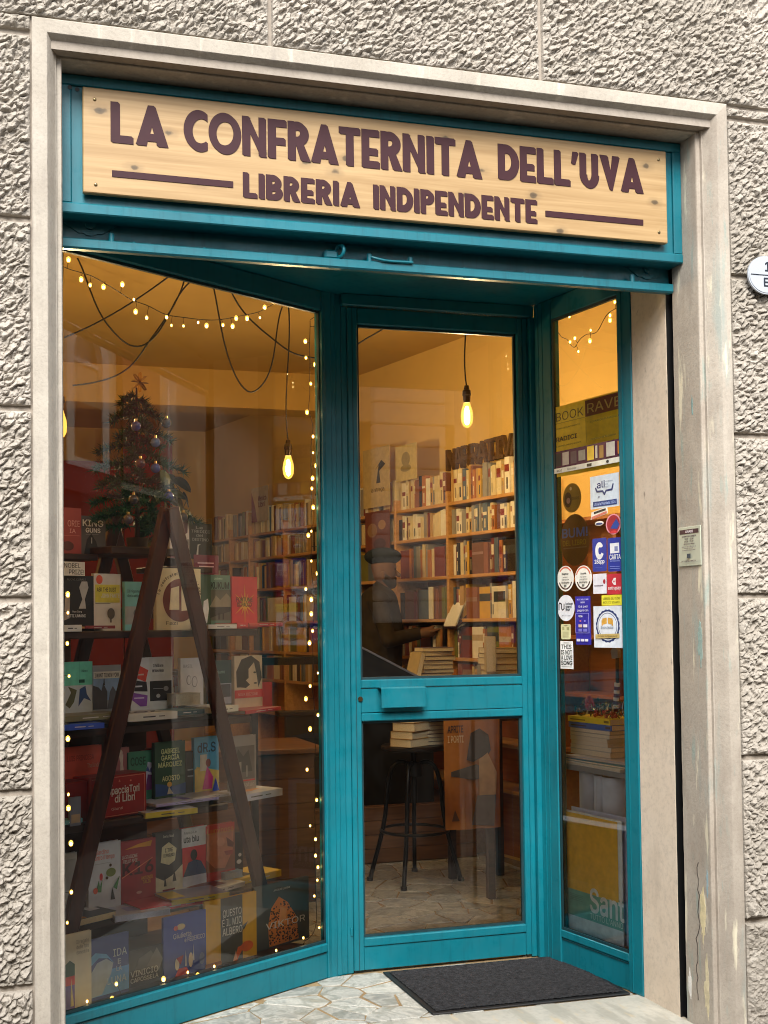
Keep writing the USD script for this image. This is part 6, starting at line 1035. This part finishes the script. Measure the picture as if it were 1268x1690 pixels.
# stickers on the side window glass
STK = [
 ('poster', 'yellow and maroon event poster across the top of the right window', 0.132, 0.595, 2.185, 2.504, 'r', '#d6c22e', [('r', 0, 0.76, 0.47, 0.95, '#dccb40'), ('t', 0.02, 0.79, 0.12, 'BOOK', '#5a5420', 0, 0.42), ('r', 0.47, 0.76, 1, 0.98, '#5c2438'), ('t', 0.5, 0.8, 0.13, 'RAVE', '#b0a068', 0, 0.48), ('r', 0, 0.755, 1, 0.76, '#6a6420'), ('t', 0.02, 0.5, 0.06, 'RADICI', '#33301a', 1, 0.32), ('r', 0.48, 0.4, 0.483, 0.74, '#8a8228'), ('t', 0.55, 0.66, 0.025, 'LEONARDO FUMAGALLI', '#6a6420', 0, 0.4), ('t', 0.03, 0.67, 0.02, 'PRIMO APPUNTAMENTO', '#6a6420', 0, 0.36), ('t', 0.03, 0.42, 0.02, 'LIBRERIA INDIPENDENTE', '#5a5420', 0, 0.38), ('t', 0.55, 0.42, 0.02, 'PRENOTAZIONE IN LIBRERIA', '#5a5420', 0, 0.36), ('r', 0, 0.12, 1, 0.36, '#47203a'), ('r', 0.12, 0.15, 0.22, 0.33, '#a8a098'), ('r', 0.01, 0.15, 0.1, 0.33, '#2a2a30'), ('r', 0.25, 0.15, 0.34, 0.32, '#5a4a50'), ('r', 0.37, 0.17, 0.47, 0.31, '#8a867c'), ('r', 0.5, 0.15, 0.6, 0.34, '#c8a838'), ('r', 0.62, 0.16, 0.65, 0.33, '#b8b0a0'), ('r', 0.68, 0.15, 0.74, 0.32, '#8a6a3a'), ('r', 0.78, 0.15, 0.9, 0.34, '#b0aca2'), ('r', 0.94, 0.16, 1, 0.33, '#b5702c'), ('r', 0, 0.05, 1, 0.12, '#c8c8be'), ('t', 0.04, 0.07, 0.025, 'BOZ', '#3a3a38', 0, 0.08), ('t', 0.2, 0.07, 0.025, 'fondazione', '#6a6a66', 0, 0.14), ('r', 0.5, 0.065, 0.57, 0.105, '#2a2a2a'), ('e', 0.8, 0.085, 0.02, 0.02, '#3a3a3a')]),
 ('sticker', 'pale blue square booksellers sticker with curly bracket and navy strip', 0.378, 0.568, 2.017, 2.159, 'r', '#b4c0cc', [('t', 0.24, 0.62, 0.2, 'ali', '#1d2c5c', 1, 0.28), ('brace', 0.2, 0.4, 0.8, 0.62, '#1d2c5c'), ('r', 0.1, 0.06, 0.92, 0.22, '#23386e'), ('t', 0.14, 0.1, 0.08, 'Libreria Premiata 2024', '#8fa0c8', 0, 0.74), ('t', 0.5, 0.78, 0.03, 'associazione', '#6a7688', 0, 0.3), ('t', 0.5, 0.7, 0.03, 'librai', '#6a7688', 0, 0.14), ('t', 0.5, 0.62, 0.03, 'italiani', '#6a7688', 0, 0.18), ('e', 0.32, 0.35, 0.025, 0.02, '#2a3a60')]),
 ('sticker', 'tilted white label sticker with black and salmon lettering strips', 0.378, 0.491, 1.942, 2.02, 'label', '#d8d4ce', [('p', [(0.1, 0.66), (0.95, 0.88), (0.95, 0.99), (0.1, 0.8)], '#d8d4ce'), ('p', [(0.2, 0.68), (0.9, 0.82), (0.9, 0.94), (0.2, 0.8)], '#2a2a2a'), ('p', [(0.06, 0.4), (0.96, 0.66), (0.96, 0.78), (0.06, 0.54)], '#b86a5c'), ('e', 0.5, 0.12, 0.2, 0.06, '#2a3a68')]),
 ('sticker', 'round red and blue picture sticker with pink rim', 0.478, 0.576, 1.899, 1.986, 'e', '#c08090', [('e', 0.5, 0.5, 0.42, 0.44, '#8c2430'), ('p', [(0.3, 0.3), (0.5, 0.55), (0.7, 0.75), (0.9, 0.45), (0.75, 0.25)], '#24408a'), ('p', [(0.2, 0.1), (0.5, 0.2), (0.8, 0.12), (0.7, 0.06), (0.3, 0.06)], '#b0303a')]),
 ('sticker', 'gold oval shop sticker with a dark haired portrait shape', 0.181, 0.31, 2.016, 2.147, 'e', '#8c7420', [('e', 0.28, 0.45, 0.2, 0.26, '#3a2418'), ('e', 0.3, 0.42, 0.1, 0.1, '#a08078'), ('t', 0.4, 0.42, 0.1, 'LIBRI', '#5a4a14', 0, 0.5), ('e', 0.45, 0.82, 0.06, 0.06, '#c8b890')]),
 ('sticker', 'big translucent amber round sticker with blue BUM lettering', 0.158, 0.363, 1.778, 2.008, 'e', '#6e4a14', [('t', 0.06, 0.56, 0.17, 'BUM!', '#5c78b4', 1, 0.88), ('t', 0.08, 0.4, 0.1, 'DEL LIBRO', '#9a8424', 1, 0.8), ('r', 0.1, 0.34, 0.9, 0.36, '#8a7450')]),
 ('sticker', 'navy rounded sticker with a white letter C emblem left of its twin', 0.386, 0.479, 1.746, 1.889, 'rr', '#1f2f86', [('cc', 0.5, 0.62, 0.3, 0.26, '#e0e4ea'), ('t', 0.14, 0.24, 0.12, '18app', '#e0e4ea', 1, 0.7), ('r', 0.2, 0.12, 0.7, 0.13, '#4a5cb0')]),
 ('sticker', 'navy rounded sticker with white card and the word CARTA', 0.487, 0.584, 1.742, 1.885, 'rr', '#1f2f86', [('r', 0.16, 0.54, 0.76, 0.84, '#dce0e6'), ('r', 0.46, 0.6, 0.68, 0.74, '#6a749a'), ('t', 0.12, 0.36, 0.14, 'CARTA', '#e0e4ea', 1, 0.74), ('t', 0.16, 0.29, 0.05, 'del docente', '#7a88c0', 0, 0.66), ('r', 0.15, 0.14, 0.8, 0.15, '#8a98d0'), ('r', 0.15, 0.08, 0.8, 0.09, '#8a98d0')]),
 ('sticker', 'white oval review sticker with red arc, left one of the pair', 0.135, 0.253, 1.667, 1.781, 'e', '#d2d2cc', [('arc2', 0.5, 0.5, 0.42, 0.44, 200, 340, '#3a2424'), ('arc2', 0.5, 0.5, 0.46, 0.47, 40, 140, '#b8604c'), ('t', 0.3, 0.66, 0.06, 'Neighbour', '#3a3a38', 1, 0.4), ('t', 0.36, 0.54, 0.04, 'choice', '#5a5a58', 0, 0.28), ('t', 0.3, 0.44, 0.05, 'libreria', '#4a4a48', 0, 0.42), ('t', 0.28, 0.32, 0.06, 'Bologna', '#2a2a28', 1, 0.46), ('r', 0.43, 0.18, 0.57, 0.26, '#6a6a66')]),
 ('sticker', 'white oval review sticker with red arc, right one of the pair', 0.262, 0.379, 1.666, 1.777, 'e', '#d6d6d0', [('arc2', 0.5, 0.5, 0.42, 0.44, 200, 340, '#3a2424'), ('arc2', 0.5, 0.5, 0.46, 0.47, 20, 160, '#b8604c'), ('t', 0.34, 0.66, 0.06, 'Social', '#3a3a38', 1, 0.34), ('t', 0.34, 0.54, 0.04, 'Reviews', '#5a5a58', 0, 0.34), ('t', 0.28, 0.44, 0.05, 'classifica', '#4a4a48', 0, 0.46), ('t', 0.28, 0.32, 0.06, 'Bologna', '#2a2a28', 1, 0.46), ('r', 0.43, 0.18, 0.57, 0.26, '#6a6a66')]),
 ('sticker', 'white square sticker with a red oval tick and faint word', 0.386, 0.475, 1.65, 1.736, 'r', '#c8cad6', [('e', 0.84, 0.6, 0.09, 0.12, '#8c2436'), ('t', 0.1, 0.38, 0.07, 'bookbank', '#4a4050', 1, 0.66)]),
 ('sticker', 'red square payment sticker with a white folded ribbon mark', 0.479, 0.576, 1.645, 1.732, 'r', '#a62836', [('p', [(0.32, 0.62), (0.46, 0.8), (0.6, 0.8), (0.56, 0.62), (0.6, 0.46), (0.46, 0.46)], '#e6e2e2'), ('e', 0.47, 0.63, 0.05, 0.05, '#a62836'), ('t', 0.06, 0.24, 0.16, 'satispay', '#e6e2e2', 0, 0.86)]),
 ('sticker', 'small yellow strip sticker with two lines of print', 0.441, 0.574, 1.599, 1.643, 'r', '#c2bc34', [('t', 0.08, 0.56, 0.2, 'LIBRERIA DEL CUORE', '#5a5618', 1, 0.82), ('t', 0.08, 0.2, 0.2, 'NOI CI SIAMO', '#6a641e', 0, 0.8)]),
 ('sticker', 'round white sticker with a looping black monogram', 0.132, 0.254, 1.534, 1.651, 'e', '#c6cad2', [('loop', 0.1, 0.42, 0.4, 0.7, '#1c1e26'), ('t', 0.5, 0.62, 0.09, 'bolzan', '#2a2c34', 1, 0.42), ('t', 0.5, 0.51, 0.09, 'grand', '#2a2c34', 1, 0.34), ('t', 0.5, 0.4, 0.09, 'tour', '#2a2c34', 1, 0.26), ('t', 0.28, 0.2, 0.03, 'libri e viaggi', '#6a6c74', 0, 0.5)]),
 ('sticker', 'tall indigo sticker listing accepted payment cards', 0.261, 0.365, 1.43, 1.642, 'r', '#28248c', [('t', 0.12, 0.92, 0.03, 'NEXI WELCOME', '#b0b0e0', 0, 0.76), ('t', 0.36, 0.86, 0.03, 'HERE', '#d0d0f0', 1, 0.28), ('t', 0.22, 0.77, 0.045, 'Qui puoi', '#d8d8f2', 0, 0.6), ('t', 0.14, 0.69, 0.045, 'pagare con', '#d8d8f2', 0, 0.72), ('t', 0.22, 0.57, 0.04, 'VISA', '#e6e6f6', 1, 0.26), ('e', 0.34, 0.49, 0.06, 0.018, '#b0607c'), ('e', 0.64, 0.49, 0.06, 0.018, '#7a78c8'), ('r', 0.22, 0.36, 0.46, 0.42, '#b49a94'), ('r', 0.54, 0.36, 0.8, 0.42, '#d0d0e0'), ('r', 0.22, 0.27, 0.46, 0.33, '#6a68b8'), ('r', 0.54, 0.27, 0.8, 0.33, '#6a68b8'), ('r', 0.05, 0.24, 0.95, 0.246, '#a0a0dc'), ('r', 0.05, 0.64, 0.95, 0.646, '#a0a0dc'), ('r', 0.05, 0.24, 0.07, 0.64, '#a0a0dc'), ('r', 0.93, 0.24, 0.95, 0.64, '#a0a0dc'), ('r', 0.12, 0.07, 0.34, 0.12, '#d6d6ea'), ('r', 0.4, 0.07, 0.6, 0.12, '#d6d6ea'), ('r', 0.66, 0.07, 0.88, 0.12, '#d6d6ea')]),
 ('sticker', 'large white sticker with navy scalloped seal, open book and tan ribbon', 0.385, 0.571, 1.419, 1.597, 'r', '#c8d0da', [('scal', 0.5, 0.52, 0.42, 0.4, 20, '#23315c'), ('e', 0.5, 0.52, 0.36, 0.345, '#ccd4de'), ('e', 0.5, 0.52, 0.33, 0.315, '#23315c'), ('e', 0.5, 0.52, 0.315, 0.3, '#ccd4de'), ('p', [(0.32, 0.55), (0.48, 0.58), (0.48, 0.72), (0.32, 0.7)], '#b48a3c'), ('p', [(0.52, 0.58), (0.68, 0.55), (0.68, 0.7), (0.52, 0.72)], '#b48a3c'), ('r', 0.3, 0.53, 0.34, 0.66, '#b48a3c'), ('r', 0.66, 0.53, 0.7, 0.66, '#b48a3c'), ('t', 0.28, 0.46, 0.06, 'Bookdealer', '#7a8494', 0, 0.44), ('p', [(0.08, 0.22), (0.92, 0.24), (0.92, 0.34), (0.08, 0.32)], '#a8945c'), ('t', 0.16, 0.26, 0.04, 'librerie indipendenti', '#6a5a30', 0, 0.68)]),
 ('sticker', 'small cream sticker above the black and white text one', 0.155, 0.225, 1.453, 1.521, 'rr', '#b8b690', [('r', 0.15, 0.6, 0.35, 0.8, '#8a8a62'), ('r', 0.6, 0.6, 0.85, 0.8, '#8a8a62'), ('r', 0.2, 0.15, 0.8, 0.5, '#a2a07c'), ('t', 0.3, 0.87, 0.06, 'TOP', '#4a4a38', 1, 0.4)]),
 ('sticker', 'white sticker with heavy black capitals this is not a love song', 0.148, 0.239, 1.321, 1.445, 'r', '#d6d8d8', [('t', 0.08, 0.72, 0.15, 'THIS', '#101214', 1, 0.8), ('t', 0.06, 0.52, 0.15, 'IS NOT', '#101214', 1, 0.86), ('t', 0.06, 0.33, 0.15, 'A LOVE', '#101214', 1, 0.88), ('t', 0.06, 0.14, 0.15, 'SONG', '#101214', 1, 0.88), ('r', 0.1, 0.07, 0.9, 0.085, '#5a5c5e'), ('r', 0.3, 0.93, 0.7, 0.945, '#5a5c5e')]),
]
for nm_, lab, s0, s1, z0, z1, shp, base, ops in STK:
    inner = nm_ == 'poster' or 'translucent' in lab or 'gold oval' in lab
    q = CORNER_R+eR*s0+oR*(-.009 if inner else -.0048); T = thing(nm_, lab, nm_, loc=(*q, z0), rz=RANG); wd, ht = s1-s0, z1-z0
    g = {'r': sg.box(0, 0, wd, ht), 'rr': sg.box(.008, .008, wd-.008, ht-.008).buffer(.008, 6), 'e': ell(wd/2, ht/2, wd/2, ht/2), 'label': so.unary_union([sg.Polygon([(0, .38*ht), (wd, .64*ht), (wd, .84*ht), (.95*wd, 1.0*ht), (.05*wd, .8*ht)]), ell(wd*.5, ht*.14, wd*.25, ht*.13)])}[shp]
    bk_ = part(T, 'backing', tf(prism(g, 0, .0005), frame((0, 0, 0), (1, 0, 0), (0, -1, 0))), ink(base)); cover(bk_, ops, wd, ht, frame((0, 0, 0), (1, 0, 0), (0, -1, 0)))

GAIN[0] = 1.
# ------------------------------------------------------------------ plates on the wall
hn = thing('house_number', 'white enamel oval house number plate with 1 over E on the right pier', 'house number', loc=(2.683, -.02, 2.824))
hp_ = part(hn, 'plate', tf(trimesh.util.concatenate([prism(ell(0, 0, .078, .072), 0, .008), prism(ell(0, 0, .073, .067), .008, .010)]), frame((0, 0, 0), (1, 0, 0), (0, -1, 0))), pm('#aab0b8', .2, .6, var=.04), smooth=30)
cover(hp_, [('t', .46, .60, .24, '1', '#1c2430', 1), ('t', .42, .20, .22, 'E', '#1c2430', 1), ('r', .06, .485, .94, .505, '#1c2430')], .156, .144, frame((-.078, -.0102, -.072), (1, 0, 0), (0, -1, 0)))
oh = thing('opening_hours', 'small cream opening hours plate headed ORARI on the right door jamb', 'sign', loc=(OX1-.0016, .222, 1.74), rz=-90)
op_ = part(oh, 'plate', cbox(0, .145, -.004, .0, 0, .15, .001), pm('#b4b8a6', .4, var=.04))
cover(op_, [('r', .07, .82, .93, .93, '#3a2030'), ('t', .34, .845, .06, 'ORARI', '#d8ccd0', 1, .34), ('t', .18, .74, .035, 'DA MARTED\u00cc A SABATO', '#5a4a50', 1, .64), ('t', .3, .675, .035, '10,00 - 13,00', '#4a3a40', 1, .4), ('t', .3, .61, .035, '16,00 - 19,30', '#4a3a40', 1, .4), ('t', .26, .55, .03, 'domenica chiuso', '#5a4a50', 1, .5), ('t', .18, .48, .026, 'aperture straordinarie sui', '#6a5a60', 0, .64), ('t', .3, .44, .026, 'canali social', '#6a5a60', 0, .4), ('t', .2, .39, .026, 'consulta la pagina web', '#6a5a60', 0, .6), ('r', .42, .2, .58, .31, '#3a4450'), ('r', .07, .1, .93, .104, '#6a5a60'), ('t', .16, .11, .03, 'LA CONFRATERNITA', '#4a3a40', 1, .66)], .145, .15, frame((0, -.0042, 0), (1, 0, 0), (0, -1, 0)))

# ------------------------------------------------------------------ the house across the narrow street (seen only in the glass)
opp = thing('opposite_house', 'cream rendered house with arched windows and a rusticated pilaster across the street', 'building')
YO = -4.8; M_OPP = stone('opposite_render', '#d8c6a4', '#e8dabc', .6, 30., .2); M_OPPT = stone('opposite_trim', '#e4ded2', '#efeae0', .8, 30., .2); M_OPPD = stone('opposite_base', '#231f1b', '#332e28', 2., 20., .8)
part(opp, 'wall', box(-14, 7.9, YO-.5, YO, 3.5, 4.1), M_OPP); part(opp, 'wall', box(7.9, 34, YO-.5, YO, 3.5, 6.15), M_OPP); part(opp, 'base_wall', box(-14, 34, YO-.5, YO, -.3, 3.499), M_OPPD); part(opp, 'plinth', box(-14, 34, YO+.001, YO+.06, -.3, 1.1), M_OPPD)
for x, rr, z0, zs in [(10.9, .42, 3.75, 5.1), (14.65, .85, 4.0, 5.0), (18.2, .85, 4.0, 5.0), (21.7, .85, 4.0, 5.0)]:
    ar = sg.box(x-rr, z0, x+rr, zs).union(sg.Point(x, zs).buffer(rr, 16)); ou = sg.box(x-rr-.2, z0-.12, x+rr+.2, zs).union(sg.Point(x, zs).buffer(rr+.2, 16)).difference(ar)
    part(opp, 'window_surround', tf(prism(ou, 0, .1), frame((0, YO, 0), (1, 0, 0), (0, 1, 0)) @ np.diag([1, 1, 1, 1.])), M_OPPT); part(opp, 'window', tf(prism(ar, .002, .012), frame((0, YO, 0), (1, 0, 0), (0, 1, 0))), pm('#6a5a44', .25)); part(opp, 'transom', box(x-rr, x+rr, YO+.013, YO+.05, zs-.06, zs), M_OPPT); part(opp, 'blind', box(x-rr+.05, x+rr-.05, YO+.013, YO+.04, z0+.3*(zs-z0), zs-.1), pm('#b0a48c', .6))
part(opp, 'red_pilaster', box(11.96, 13.3, YO+.001, YO+.1, 3.6, 5.7), pm('#8a3626', .7)); part(opp, 'red_band', box(9.2, 11.95, YO+.001, YO+.08, 3.3, 4.5), pm('#7c3022', .7))
part(opp, 'string_course', box(15.9, 34, YO+.001, YO+.12, 5.72, 5.84), M_OPPT); part(opp, 'string_course', box(13.4, 34, YO+.001, YO+.12, 3.6, 3.8), M_OPPT)
z = 1.53
while z < 4.1: part(opp, 'pilaster_block', cbox(3.62, 4.36, YO+.001, YO+.14, z, min(z+.205, 4.15), .012), M_OPPT); z += .215
